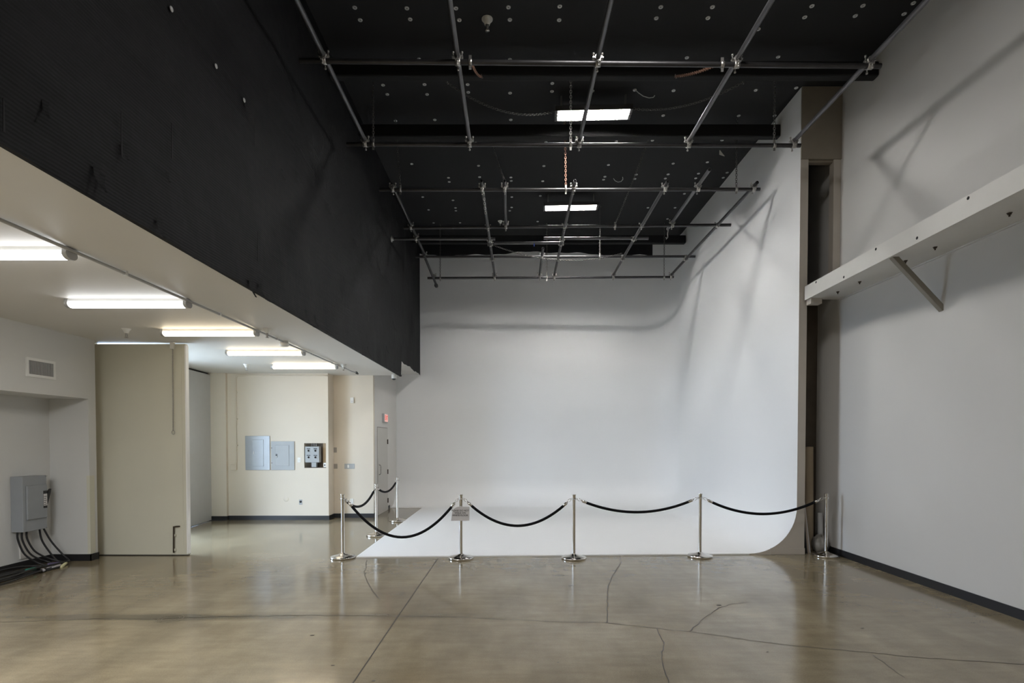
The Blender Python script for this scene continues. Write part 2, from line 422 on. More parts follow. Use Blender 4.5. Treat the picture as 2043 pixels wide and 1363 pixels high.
# left wall with its niche
yN1 = 8.25; zN = 2.43; yCor = 8.395
wl = MB()
wl.box(XL - .6, XL, YN, yN1, zN, ZL)                     # above the niche
wl.box(XL - .62, XL, yN1, yCor, 0, ZL)                   # pier
wl.box(XL - .75, XN, YN, yN1, 0, zN + .1)                # niche back
wl.box(XN, XL, YN - .1, 3.2, 0, zN)                      # niche's near end, out of frame
wl = wl.build('wall_left', 'paint_left', kind='structure')
MB().box(XL + .001, XL + .006, yN1 + .0, yN1 + .09, .105, 1.28).box(XL - .04, XL + .006, yN1 - .006, yN1 - .001, .105, 1.28).build('corner_guard', 'door', wl)
bl = MB().box(XN, XN + .012, 3.2, yN1, 0, .10)
bl.box(XN, XL + .012, yN1 - .012, yN1, 0, .10); bl.box(XL, XL + .012, yN1 - .012, yCor + .012, 0, .10); bl.box(XL - .3, XL + .012, yCor, yCor + .012, 0, .1)
bl.build('baseboard_left', 'black_base', kind='structure')
# outer wall with the big doorway (daylight)
YO0, YO1 = 8.74, 10.47
wo = MB().box(XD - .25, XD, yCor - .1, YO0, 0, ZL); wo.box(XD - .25, XD, 12.62, 13.4, 0, ZL); wo.box(XD - .25, XD, YO0, 12.62, ZL - .03, ZL + .1)
wo.box(XD - .25, XD - .06, YO1, 12.62, 3.05, ZL + .1); wo.box(XL - .62, XL - .3, yCor - .12, yCor, 0, ZL)
wo.box(XD, -6.53, yCor + .001, 8.715, 0, ZL); wo.box(XD - .25, XD - .012, 12.412, 12.63, 0, ZL); wo.build('wall_outer', 'alcove', kind='structure')  # jamb, end strip and low lintel added to seal light leaks
# alcove back wall with the recess for the control box
A0, A1 = at(425, 1039.5, Z=0), at(657, 1036, Z=0)
hx0, hx1, hz0, hz1 = -4.72, -4.225, 1.186, 1.749
yb = 12.52
wb = MB()
wb.box(-7.1, hx0, yb, yb + .12, 0, ZL); wb.box(hx1, -4.17, yb, yb + .12, 0, ZL)
wb.box(hx0, hx1, yb, yb + .12, 0, hz0); wb.box(hx0, hx1, yb, yb + .12, hz1, ZL)
wb.box(-4.32, -4.17, yb + .12, YEND + .1, 0, ZL)
wb.box(-4.32, -3.24, YEND, YEND + .12, 0, ZL)
wb = wb.build('wall_back', 'alcove', kind='structure')
MB().box(-7.0, -6.45, 12.44, yb, 0, ZL - .0).build('wall_pilaster', 'alcove', kind='structure')
rc = MB().box(hx0 - .1, hx1 + .0, yb + .16, yb + .18, hz0 - .1, hz1 + .1).build('trim_1', 'plywood_dark', kind='structure')
MB().box(hx1 - .10, hx1 - .02, yb + .10, yb + .155, hz0, hz1).build('stud', 'wood', rc)
MB().box(hx0, hx1, yb + .03, yb + .155, hz0 - .02, hz0 + .015).build('stud', 'plywood_dark', rc)
be = MB().box(-6.9, -6.45, 12.428, 12.44, 0, .1); be.box(-6.45, -6.438, 12.428, yb, 0, .1); be.box(-6.44, -4.17, yb - .012, yb, 0, .1)
be.box(-4.17, -4.158, yb - .012, YEND, 0, .1); be.box(-4.16, -3.25, YEND - .012, YEND, 0, .1); be.box(-3.25, -3.238, YEND - .012, 13.28, 0, .1); be.box(-3.25, -3.238, 14.45, 14.62, 0, .1)
be.build('baseboard_back', 'black_base', kind='structure')
# exit wall
MB().box(-3.45, -3.25, YEND + .1, YB, 0, ZS + .02).build('wall_exit', 'paint', kind='structure')
# right wall, recess behind the cyclorama, header with the high opening
MB().box(XR, XR + .2, YN, 10.3, 0, ZC).build('wall_right', 'paint_right', kind='structure')
MB().box(XR - .012, XR, YN, 8.86, 0, .105).build('baseboard_right', 'black_base', kind='structure')
ZH = 6.19
wh = MB().box(XC + .003, XR, YF - .02, YF + .12, ZH, ZC)
wh = wh.build('wall_header', 'header', kind='structure')
MB().box(5.02, XR, YF, YF + .12, 4.3, ZH).build('trim_2', 'cyc_end', wh)
MB().box(XC + .13, 5.02, YF + .03, YF + .12, ZH - .03, ZH).build('trim_3', 'header', wh)
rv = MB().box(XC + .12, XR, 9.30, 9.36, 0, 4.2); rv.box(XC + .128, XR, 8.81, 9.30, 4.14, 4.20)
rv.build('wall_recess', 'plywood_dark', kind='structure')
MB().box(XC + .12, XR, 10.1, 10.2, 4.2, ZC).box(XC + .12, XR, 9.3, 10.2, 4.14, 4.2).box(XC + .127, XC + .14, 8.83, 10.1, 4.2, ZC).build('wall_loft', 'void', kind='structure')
# wall behind the camera
MB().box(-7.1, XR + .2, YN - .2, YN, 0, ZC).build('wall_front', 'paint', kind='structure')

# ------------------------------------------------------------------ cyclorama (coved white wall and floor)
def cyclorama():
    R, RC, ZF = .74, .80, .018; mb = MB()
    path = []   # (point on wall plane, inward normal)
    for x in [-3.25, -3.0, -2.7, -2.4, -1, 0, 1, 2, 3, XC - RC]: path.append((Vector((x, YB, 0)), Vector((0, -1, 0))))
    for k in range(1, 16):
        w = PI / 2 * k / 16; path.append((Vector((XC - RC + RC * math.sin(w), YB - RC + RC * math.cos(w), 0)), Vector((-math.sin(w), -math.cos(w), 0))))
    for k in range(0, 13): path.append((Vector((XC, YB - RC + (YF - YB + RC) * k / 12, 0)), Vector((-1, 0, 0))))
    prof = [(0, ZC), (0, 6), (0, 4.5), (0, 3), (0, 1.8), (0, 1.2)]
    for k in range(15):
        w = PI / 2 * k / 14; prof.append((R - R * math.cos(w), ZF + R - R * math.sin(w)))
    idx = []
    for p, n in path:
        row = []
        for d, z in prof: row.append(len(mb.v)); q = p + n * d; mb.v.append(Vector((q.x, q.y, z)))
        idx.append(row)
    for a, b in zip(idx, idx[1:]):
        for k in range(len(prof) - 1): mb.f.append([a[k], b[k], b[k + 1], a[k + 1]]); mb.sm.append(True)
    # flat painted floor with its thin edge
    fr = (8.464, 8.70); x0, x1 = -2.40, XC - R
    P = [(x0, fr[0]), (x1, fr[1] - .01), (x1, YB - R), (x0, YB - R)]
    mb.prism([(x, y, -.005) for x, y in P], (0, 0, ZF + .005))
    mb.box(-3.249, x0, YB - R - .004, YB - R + .25, 0, ZF - .0005)
    o = mb.build('wall_cyclorama', 'cyc', kind='structure')
    e = MB(); pts = [(XC - R, 0), (XC - R, ZF - .003)]
    for k in range(1, 15):
        w = PI / 2 * k / 14; pts.append((XC - R + (R + .003) * math.sin(w), ZF + R - (R + .003) * math.cos(w)))
    pts += [(XC + .003, 6.19), (XC + .125, 6.19), (XC + .125, 0)]
    e.prism([(x, YF + .001, z) for x, z in pts], (0, .05, 0)); e.box(XC + .003, XC + .125, YF + .04, YB + .1, 0, ZC)
    e.build('end_panel', 'cyc_end', o)
    k = MB().box(XC - .40, XC + .13, YF - .009, YF, .004, .105); k.box(XC - .41, XC - .4, YF - .0095, YF, .004, .105); k.build('base_strip', 'cyc_end', o)
    b = MB().box(-3.3, XC + .2, YB + .002, YB + .2, 0, ZC); b.build('backing', 'cyc', o)
    # ragged black edge of the ceiling lining over the back wall
    d = MB(); n = 60; top = []
    for i in range(n + 1):
        x = XB + (XC - .5 - XB) * i / n; z = 7.02 + .05 * math.sin(x * 1.3 + .5) + .02 * math.sin(x * 4.1) + .012 * math.sin(x * 11)
        top.append((x, z))
    for (a, za), (c, zc) in zip(top, top[1:]): d.prism([(a, YB - .03, za), (c, YB - .03, zc), (c, YB - .03, ZC), (a, YB - .03, ZC)], (0, .02, 0))
    d.build('ceiling_lining', 'deck', hi)
    return o
cyc = cyclorama()

# ------------------------------------------------------------------ ceiling beams and washers
for i, (y, x1, w) in enumerate([(7.87, XR - .002, .13), (9.40, XC + .0, .13), (14.38, XC - .02, .14)]):
    MB().bbox(XB + .01, x1, y - w / 2, y + w / 2, 6.90, 7.105, .02).build('ceiling_beam', 'beam', kind='structure')
W4 = [(158, 60), (503, 50), (857, 55), (1190, 55), (1547, 48), (1895, 42), (203, 140), (540, 135), (880, 130), (1213, 135), (1557, 133), (1892, 135), (1557, 402), (940, 400), (400, 573), (695, 577), (977, 573), (1270, 573), (1845, 565), (430, 637), (724, 640), (994, 640), (1274, 626), (1558, 631), (1843, 620), (780, 820), (1047, 813), (1563, 813), (1325, 970), (1802, 965), (662, 1122), (890, 1113), (1344, 1125), (1788, 1127), (1140, 1207), (1145, 1235), (1351, 1202), (1564, 1205), (1566, 1228), (1780, 1230), (713, 1212), (965, 1338), (1170, 1360), (1570, 1338), (1764, 1330)]
W5 = [(660, 35), (923, 35), (1430, 30), (1690, 28), (1947, 15), (637, 92), (900, 91), (1157, 148), (1393, 87), (1651, 80), (1900, 70), (793, 293), (1258, 289), (312, 463), (527, 458), (725, 461), (1144, 459), (1350, 447), (672, 588), (1057, 589), (1240, 589), (433, 720), (617, 715), (972, 714), (393, 840), (723, 833), (897, 826), (375, 900), (368, 915), (535, 889), (528, 911), (697, 888), (683, 909), (852, 884), (838, 908), (998, 879), (978, 905), (780, 987), (925, 985)]
W6 = [(424, 259), (671, 281), (1150, 260), (470, 362), (690, 346), (693, 369), (1147, 342), (1132, 369), (511, 468), (727, 467), (1359, 457)]
W7 = [(1396, 135), (1156, 432), (624, 549), (845, 549), (1090, 514), (783, 640)]
wp = [(x / 3.405 + 560, y / 3.405) for x, y in W4] + [(x / 2.554 + 1060, y / 2.554) for x, y in W5] + [(x / 4.086 + 740, y / 4.086 + 330) for x, y in W6] + [(x / 4.086 + 1140, y / 4.086 + 280) for x, y in W7]
seen = []; wmesh = None
for x, y in wp:
    if any(abs(x - a) < 5 and abs(y - b) < 4 for a, b in seen): continue
    seen.append((x, y)); p = at(x, y, Z=ZC)
    if not (XB + .05 < p.x < XR - .05) or len(seen) > 100: continue
    if p.y > YF and p.x > XC - .05: continue
    if wmesh is None:
        wmesh = MB().lathe([(.009, -.002), (.010, -.007), (.022, -.010), (.028, -.008), (.030, -.001)], p, 16).build('washer', 'washer', hi)
        base = p
    else:
        c = wmesh.copy(); col.objects.link(c); c.parent = hi; c.location = p - base

# ------------------------------------------------------------------ pipe grid
GS = .9732      # measured grid scaled toward the camera to its true height
def gs(x, y, z): return Vector((x * GS, y * GS, CAMH + (z - CAMH) * GS))
R1 = .029; ZB = 6.10; ZT = ZB + 2 * R1 + .002
XCAP = XB + .03
def clamp(parent, p, q):
    """right-angle clamp: collar on the cross pipe (centre p, along X) and on the long pipe (centre q, along Y)"""
    mb = MB(); r = R1 + .009
    mb.tube([p - Vector((.03, 0, 0)), p + Vector((.03, 0, 0))], r, 14)
    mb.tube([q - Vector((0, .03, 0)), q + Vector((0, .03, 0))], r, 14)
    for s in (-1, 1):
        mb.tube([p + Vector((0, s * (r + .012), -.055)), p + Vector((0, s * (r + .012), .03))], .007, 8)
        mb.lathe([(.0, -.02), (.014, -.018), (.014, 0), (0, .001)], p + Vector((0, s * (r + .012), -.04)), 6)
        mb.obox(p + Vector((0, s * (r + .008), 0)), (.022, 0, 0), (0, .016, 0), (0, 0, .006))
        mb.tube([q + Vector((s * (r + .012), 0, -.03)), q + Vector((s * (r + .012), 0, .06))], .007, 8)
        mb.lathe([(.0, -.02), (.014, -.018), (.014, 0), (0, .001)], q + Vector((s * (r + .012), 0, .058)), 6)
        mb.obox(q + Vector((s * (r + .008), 0, 0)), (.016, 0, 0), (0, .022, 0), (0, 0, .006))
    mb.build('clamp', 'zinc', parent)
def hollow(name, a, b, label, group, m='pipe', r=R1):
    a, b = Vector(a), Vector(b)
    return MB().pipe(a, b, r).build(name, m, None, label, 'pipe', group)
GX = 'cross pipes of the ceiling grid'; GY = 'lengthwise pipes of the ceiling grid'
def xp(a, b, z=ZB):
    a, b = at(*a, Z=z), at(*b, Z=z); a.x = max(a.x, XCAP); b.x = min(b.x, XC - .04 if b.y > YF else XR - .08)
    return a, b
bars = {}
for key, a, b, lab, z in [
    ('1', (598, 121.5), (1757, 132), 'dark steel cross pipe nearest the camera, just before the front black ceiling beam', ZB),
    ('2', (692, 288), (1597, 290.5), 'dark steel cross pipe just behind the larger lit ceiling light', ZB),
    ('3', (757, 379), (1516, 378), 'dark steel cross pipe with open pipe ends standing on it, before the smaller ceiling light', ZB),
    ('4', (806, 455), (1458, 449), 'dark steel cross pipe just behind the smaller ceiling light', ZB),
    ('5', (829, 512.5), (1387, 512), 'dark steel cross pipe, second from the white back wall', ZB),
    ('6', (853, 555), (1344, 553), 'lowest dark steel cross pipe, closest to the white back wall', CAMH + 4.25 * GS)]:
    p, q = xp(a, b, z); bars[key] = (hollow('cross_pipe', p, q, lab, GX), p, q)
for key, a, b, lab in [
    ('L', (782, 477), (988, 477), 'short dark cross pipe reaching the black fabric wall near the back'),
    ('R', (1085, 475.6), (1293.7, 475.8), 'short shiny cross pipe right of centre, in front of the rear ceiling beam'),
    ('M', (986, 485.4), (1115.7, 484.7), 'short shiny cross pipe with a blue tape tag near the back')]:
    p, q = xp(a, b); bars[key] = (hollow('cross_pipe', p, q, lab, GX, 'pipe_grey'), p, q)
longs = {}
def yp(key, x, y0, y1, lab, m='pipe', x1=None, z0=ZT, z1=ZT):
    x1 = None if x1 is None else x1 * GS; x *= GS; y0 *= GS; y1 *= GS
    if z1 != ZT: z1 = CAMH + (z1 - CAMH) * GS
    longs[key] = (hollow('long_pipe', (x, y0, z0), (x if x1 is None else x1, y1, z1), lab, GY, m), Vector((x, y0, z0)), Vector((x if x1 is None else x1, y1, z1)))
for k, x, lab in [('A', -2.19, 'grey lengthwise pipe of the front grid beside the black fabric wall'), ('B', -.635, 'grey lengthwise pipe of the front grid, second from the black fabric wall'),
                  ('C', 1.005, 'grey lengthwise pipe crossing in front of the larger ceiling light'), ('D', 2.64, 'grey lengthwise pipe of the front grid, second from the right wall'), ('E', 4.215, 'grey lengthwise pipe of the front grid closest to the right wall')]:
    yp(k, x, 2.6, 8.46, lab, 'pipe_grey')
yp('a', -2.10, 9.72, 13.35, 'lengthwise pipe of the rear grid beside the black fabric wall')
yp('b', -.53, 9.59, 14.6, 'lengthwise pipe of the rear grid with a loose chain hanging by its open end', x1=-.45, z1=6.11)
yp('b2', -.13, 9.59, 11.62, 'short lengthwise pipe hung from a slanting chain, left of the smaller light')
yp('c', 1.085, 9.59, 14.6, 'lengthwise pipe of the rear grid crossing in front of the smaller ceiling light', x1=1.10, z1=6.11)
yp('c2', .72, 12.9, 14.55, 'short lengthwise pipe with an open end near the back wall, right of the blue tape', z1=6.11)
yp('d', 2.69, 9.61, 14.6, 'lengthwise pipe of the rear grid, right of the smaller ceiling light', x1=2.63, z1=6.11)
yp('e', 3.26, 9.19, 11.75, 'short lengthwise pipe sticking out past the cross pipe, right part of the rear grid', 'pipe_grey', x1=3.29)
yp('f', 4.25, 9.65, 14.5, 'lengthwise pipe of the rear grid beside the white right wall', x1=4.13, z1=6.11)
# the left rear pipe continues as a lower dropped end with a capped foot
dp = hollow('drop_pipe', gs(-2.09, 13.22, 6.21), gs(-2.0, 14.62, 5.92), 'sagging pipe end with a black foot beside the black fabric wall', GY)
MB().lathe([(0, -.05), (.045, -.045), (.05, 0), (.04, .05), (.032, .06)], gs(-2.0, 14.62, 5.90), 16, (-.05, -.9, .25)).build('foot', 'dark_plastic', dp)
def cross(bk_, lk):
    b, p, q = bars[bk_]; l, s, e = longs[lk]
    x = s.x + (e.x - s.x) * ((p.y + q.y) / 2 - s.y) / (e.y - s.y)
    t = (x - p.x) / (q.x - p.x); P = p.lerp(q, t); u = (P.y - s.y) / (e.y - s.y); Q = s.lerp(e, u)
    clamp(b, P, Q)
for b in '12':
    for l in 'ABCDE': cross(b, l)
for b, ls in [('3', ['a', 'b', 'b2', 'c', 'd', 'e', 'f']), ('4', ['a', 'b', 'b2', 'c', 'd', 'e', 'f']), ('5', ['a', 'b', 'c', 'c2', 'd', 'f']), ('6', ['b', 'c', 'c2', 'd', 'f']), ('L', ['a', 'b']), ('R', ['c', 'd']), ('M', ['b', 'c'])]:
    for l in ls: cross(b, l)
b6, p6, q6 = bars['6']; clamp(b6, Vector((-1.985, p6.y, p6.z)), Vector((-1.985, p6.y, p6.z + .06)))
bm, pm, qm = bars['M']; pt = pm.lerp(qm, .615)
MB().obox(pt + Vector((0, -.02, -.03)), (.011, 0, 0), (0, .004, 0), (0, 0, .05)).build('tape_tag', 'blue', bm)
bl_, pl_, ql_ = bars['L']; MB().lathe([(.065, 0), (.065, .012), (.04, .014), (.036, .05)], Vector((XB + .012, pl_.y, pl_.z)), 16, (1, 0, 0)).build('wall_flange', 'zinc', bl_)
be_ = longs['e'][0]; e1 = longs['e'][2]
MB().tube([e1 + Vector((0, -.05, -.03)), e1 + Vector((0, .0, -.10)), e1 + Vector((.01, .02, -.16)), e1 + Vector((-.02, .02, -.20)), e1 + Vector((-.03, .01, -.16))], .009, 8).build('hook', 'zinc', be_)

# ------------------------------------------------------------------ chains
def chain(a, b, lab, sag=0.0, m='chain_dark', clampend=None, ceil_hook=True):
    a, b = Vector(a), Vector(b); mb = MB(); N_ = 60
    P = [a.lerp(b, k / N_) - Vector((0, 0, 4 * sag * (k / N_) * (1 - k / N_))) for k in range(N_ + 1)]
    step = .037; pos = []; acc = 0.0
    for p, q in zip(P, P[1:]):
        d = (q - p).length
        while acc <= d: pos.append((p.lerp(q, acc / d), (q - p).normalized())); acc += step
        acc -= d
    for i, (c, t) in enumerate(pos):
        ref = Vector((1, 0, 0)) if abs(t.x) < .8 else Vector((0, 1, 0))
        s = (ref - t * ref.dot(t)).normalized(); u = t.cross(s)
        mb.link(c, t, s if i % 2 else u)
    o = mb.build('chain', m, None, lab, 'chain', 'chains hanging from the black ceiling')
    if ceil_hook: MB().tube([a + Vector((0, 0, .028)), a + Vector((0, 0, .0)), a + Vector((.018, 0, -.02)), a + Vector((0, 0, -.038)), a + Vector((-.018, 0, -.02))], .006, 8).build('hook', 'zinc', o)
    if clampend is not None:
        c = Vector(clampend); k = MB().tube([c - Vector((.02, 0, 0)), c + Vector((.02, 0, 0))], R1 + .007, 14)
        k.obox(c + Vector((0, 0, R1 + .02)), (.016, 0, 0), (0, .006, 0), (0, 0, .03)); k.obox(c - Vector((0, 0, R1 + .022)), (.014, 0, 0), (0, .006, 0), (0, 0, .025))
        k.build('pipe_clamp', 'zinc', o)
    return o
def on_bar(key, x):
    _, p, q = bars[key]; return p.lerp(q, (x - p.x) / (q.x - p.x))
def hang(key, px_, py_, lab, m='chain_dark', top_dx=0, top_dy=0):
    _, p, q = bars[key]; x = at(px_, py_, Z=p.z).x; c = on_bar(key, x)
    return chain((c.x + top_dx, c.y + top_dy, ZC - .03), c + Vector((0, 0, R1 + .02)), lab, 0, m, c)
hang('2', 746.5, 292, 'thin dark chain holding the second cross pipe beside the black fabric wall')
hang('3', 800, 382, 'thin dark chain holding the third cross pipe beside the black fabric wall', top_dx=-.08)
hang('2', 1138, 292, 'pale chain dropping in front of the larger ceiling light to the second cross pipe', 'zinc')
hang('3', 1129, 378, 'copper coloured chain holding the third cross pipe above the smaller light', 'chain_rust', top_dx=-.02)
hang('2', 1545, 290, 'chain holding the second cross pipe by the end of the middle ceiling beam')
hang('3', 1469, 378, 'chain holding the third cross pipe by the white right wall')
hang('6', 878, 554, 'thin chain holding the lowest cross pipe near the black fabric wall')
hang('6', 1091, 554, 'thin chain holding the lowest cross pipe next to the short open-ended pipe')
hang('6', 1325, 553, 'thin chain holding the lowest cross pipe at its end by the white right wall')
hang('5', 1197, 512, 'very short dark chain holding the second cross pipe from the back wall')
c = on_bar('4', at(1227, 451, Z=ZB).x); chain(at(1298, 268, Z=ZC - .03), c + Vector((0, 0, R1)), 'long slanting chain from ceiling to the cross pipe behind the smaller light', .03, 'chain_dark', c)
chain(at(985, 297, Z=ZC - .03), Vector((-.13 * GS, 9.62 * GS, ZT + R1)), 'slanting chain holding the short pipe left of the smaller light', .03, 'chain_dark', None)
c = on_bar('1', at(938, 124, Z=ZB).x); chain((c.x + .05, 7.79, 6.88), c + Vector((0, 0, R1)), 'rusty chain from the front beam to the nearest cross pipe, left part', .05, 'chain_rust', c)
c = on_bar('1', at(1441, 129, Z=ZB).x); chain((at(1341, 164, Z=6.9).x, 7.79, 6.88), c + Vector((0, 0, R1)), 'rusty chain slanting from the front beam to the nearest cross pipe, right part', .03, 'chain_rust', c)
p0 = at(966, 385, Z=ZB); chain(gs(-.50, 9.76, 6.16), gs(-.47, 9.80, 5.82), 'loose chain with a hook end dangling below the third cross pipe', 0, 'zinc')
chain((-.92, 7.95, 6.9), (.66, 8.87, 7.03), 'slack chain swagged from the front beam to the left end of the larger light', .20, 'chain_dark')
chain((3.28, 7.95, 6.9), (1.92, 8.79, 7.03), 'slack chain swagged from the front beam to the right end of the larger light', .14, 'chain_dark')
chain(gs(-.42, 12.6, 6.24), gs(2.62, 13.2, 6.26), 'long slack chain drooping between rear pipes in front of the back wall', .24, 'chain_dark', ceil_hook=False)
# loose wires and a scrap on the ceiling
w = [at(x / 2.554 + 1060, y / 2.554, Z=ZC - .06) for x, y in [(527, 455), (545, 472), (570, 490), (600, 499), (622, 496), (629, 487)]]
MB().tube(w, .006, 8).build('loose_wire', 'zinc', None, 'curled pale wire hanging from the ceiling right of the larger light', 'wire', 'wire ends on the black ceiling')
w = [at(x / 4.086 + 1140, y / 4.086 + 280, Z=ZC - .06) for x, y in [(343, 312), (356, 330), (380, 341), (405, 336), (420, 318), (418, 300)]]
MB().tube(w, .006, 8).build('loose_wire', 'zinc', None, 'small looped pale wire on the ceiling above the smaller light', 'wire', 'wire ends on the black ceiling')
a = at(1440, 304, Z=ZC - .04)
MB().prism([a + Vector((-.04, .0, .05)), a + Vector((.055, .0, -.07)), a + Vector((-.045, .0, -.04))], (0, .008, .0)).build('paper_scrap', 'white_plastic', None, 'small torn white scrap hanging from the black ceiling right of the lights', 'scrap')

# ------------------------------------------------------------------ ceiling lights
def highbay(loc, rz, lab):
    L, W, H = 1.215, .29, .055
    e = empty('highbay_light', loc, lab, 'ceiling light', 'caged lights on the black ceiling'); e.rotation_euler = (0, 0, 0)
    z = loc[2]; Rm = Matrix.Rotation(rz, 4, 'Z'); T = Matrix.Translation(Vector(loc)) @ Rm
    def part(mb, name, m):
        mb.v = [T @ v for v in mb.v]; return mb.build(name, m, e)
    h = MB().box(-L / 2, L / 2, -W / 2, W / 2, .03, H); h.box(-L / 2, L / 2, -W / 2, -W / 2 + .012, -.02, .03); h.box(-L / 2, L / 2, W / 2 - .012, W / 2, -.02, .03); h.box(-L / 2, -L / 2 + .04, -W / 2, W / 2, -.02, .03); h.box(L / 2 - .04, L / 2, -W / 2, W / 2, -.02, .03)
    part(h, 'housing', 'fixture_dark')
    for k in range(3):
        y = (k - 1) * .092
        part(MB().tube([(-L / 2 + .045, y, .010), (L / 2 - .045, y, .010)], .009, 10), 'lamp_tube', 'highbay')
    rf = MB()
    for k in range(4):
        y = (k - 1.5) * .092; rf.prism([(-L / 2 + .04, y - .006, .03), (-L / 2 + .04, y + .006, .03), (-L / 2 + .04, y + .001, -.02), (-L / 2 + .04, y - .001, -.02)], (L - .08, 0, 0))
    rf.box(-L / 2 + .04, L / 2 - .04, -W / 2 + .012, W / 2 - .012, .026, .0298)
    for q in (-1, 1): rf.box(q * (L / 2 - .0395), q * (L / 2 - .042), -W / 2 + .012, W / 2 - .012, -.0195, .026)
    part(rf, 'reflector', 'white_metal')
    g = MB()
    for k in range(25): x = -L / 2 + .02 + (L - .04) * k / 24; g.tube([(x, -W / 2, -.022), (x, W / 2, -.022)], .0016, 5)
    for k in range(5): y = -W / 2 + .005 + (W - .01) * k / 4; g.tube([(-L / 2, y, -.024), (L / 2, y, -.024)], .0016, 5)
    part(g, 'wire_guard', 'zinc')
    for x in (-L / 2 + .1, L / 2 - .1): part(MB().box(x - .012, x + .012, -.02, .02, H, ZC - z), 'hanger', 'zinc')
    return e
highbay((1.293, 8.90, 7.015), math.radians(-2.2), 'larger caged ceiling light, nearer the camera')
highbay((1.31, 12.40, 7.015), math.radians(-2.2), 'smaller caged ceiling light, farther back toward the white wall')

def linear(y, mled, lab):
    x0, x1 = -4.785, -3.515
    e = empty('linear_light', ((x0 + x1) / 2, y, ZL), lab, 'ceiling light', 'tube lights under the low ceiling')
    MB().box(x0, x1, y - .045, y + .045, ZL - .032, ZL).build('base_pan', 'white_metal', e)
    d = MB(); n = 9; pts = []
    for k in range(n + 1):
        w = -.6 + (PI + 1.2) * k / n; pts.append((-.058 * math.cos(w), -.052 - .038 * math.sin(w)))
    d.prism([(x0 + .015, y + a, ZL + b) for a, b in pts], (x1 - x0 - .03, 0, 0)); d.build('diffuser', mled, e)
    for xe, s in ((x0, 1), (x1, -1)):
        c = MB(); q = [(-.05, -.005)] + [(-.061 * math.cos(PI * k / n), -.050 - .043 * math.sin(PI * k / n)) for k in range(n + 1)] + [(.05, -.005)]
        c.prism([(xe - s * .02, y + a, ZL + b) for a, b in q], (s * .036, 0, 0)); c.build('end_cap', 'endcap', e)
    return e
for i, (y, m, lab) in enumerate([(4.41, 'led', 'tube light at the picture edge, nearest the camera under the low ceiling'), (6.0, 'led', 'tube light second from the camera, in front of the tall beige door'),
                                 (7.61, 'led_warm', 'middle tube light of five, just before the top of the tall beige door'), (9.32, 'led_warm', 'tube light second from the alcove back wall under the low ceiling'), (11.07, 'led_warm', 'tube light closest to the alcove back wall')]):
    linear(y, m, lab)

# ------------------------------------------------------------------ conduit, sprinklers and cameras under the low ceiling
zc = ZL - .022
c = empty('conduit', (-3.48, 7, ZL), 'thin grey pipe run along the low ceiling past the tube light ends', 'conduit')
MB().tube([(-3.492, 1.0, zc), (-3.474, 11.0, zc), (-3.44, 11.45, zc - .01), (-3.40, 11.75, zc - .03), (-3.36, 11.95, zc - .035)], .0135, 10).build('tube', 'endcap', c)
for y in (3.6, 5.0, 6.6, 8.2, 9.6, 10.7): MB().box(-3.50, -3.465, y - .012, y + .012, zc - .017, ZL).build('strap', 'white_metal', c)
jb = at(568, 688, Z=ZL - .06)
MB().lathe([(.06, .06), (.062, .03), (.07, .025), (.07, -.01), (.045, -.03), (0, -.032)], Vector((-3.48, jb.y, ZL - .06)), 20).build('junction_box', 'white_plastic', c)
MB().lathe([(0, 0), (.02, .002), (.022, .05), (.028, .055), (.028, .08), (0, .082)], Vector((-3.345, 12.0, zc - .05)), 14, (-.2, -1, .25)).build('end_fitting', 'dark_plastic', c)
def sprinkler(p, lab, s=1.0):
    p = Vector(p); e = empty('sprinkler_head', p, lab, 'sprinkler', 'fire sprinklers')
    MB().lathe([(.058 * s, 0), (.057 * s, -.008 * s), (.036 * s, -.03 * s), (.026 * s, -.062 * s), (.022 * s, -.064 * s)], p, 20).build('cup', 'white_plastic', e)
    k = MB().lathe([(.014 * s, -.062 * s), (.014 * s, -.085 * s), (.009 * s, -.09 * s), (.004 * s, -.118 * s), (.024 * s, -.12 * s), (.022 * s, -.124 * s), (0, -.125 * s)], p, 14)
    for q in (-1, 1): k.tube([p + Vector((q * .012 * s, 0, -.085 * s)), p + Vector((q * .017 * s, 0, -.1 * s)), p + Vector((q * .004 * s, 0, -.118 * s))], .003 * s, 6)
    k.build('nozzle', 'zinc', e)
q = at(252, 656, Z=ZL); sprinkler(q, 'white sprinkler on the low ceiling above the tall beige door')
q = at(533, 656, Z=ZL); sprinkler(q, 'beige sprinkler on the low ceiling just right of the long conduit')
q = at(491.5, 727, Z=ZL); sprinkler(q, 'white sprinkler left of the farthest tube light')
q = at(685, 727, Z=ZL); sprinkler(q, 'small sprinkler at the far end of the long conduit')
q = at(972, 38, Z=ZC); sprinkler(q, 'large pale sprinkler on the black ceiling between two front pipes', 1.25)
q = at(998, 441, Z=ZC); sprinkler(q, 'tiny white sprinkler on the black ceiling near the smaller light', 1.0)
q = at(786, 747, Z=ZL)
e = empty('security_camera', (q.x, min(q.y, YEND - .12), ZL), 'white dome security camera under the corner of the black fabric wall', 'security camera')
q = world_loc(e)
MB().lathe([(.05, 0), (.052, -.01), (.058, -.012), (.058, -.085), (.05, -.10)], q, 24).build('body', 'white_plastic', e)
MB().lathe([(.045, -.098), (.038, -.118), (.022, -.13), (0, -.134)], q, 20).build('dome', 'dark_plastic', e)

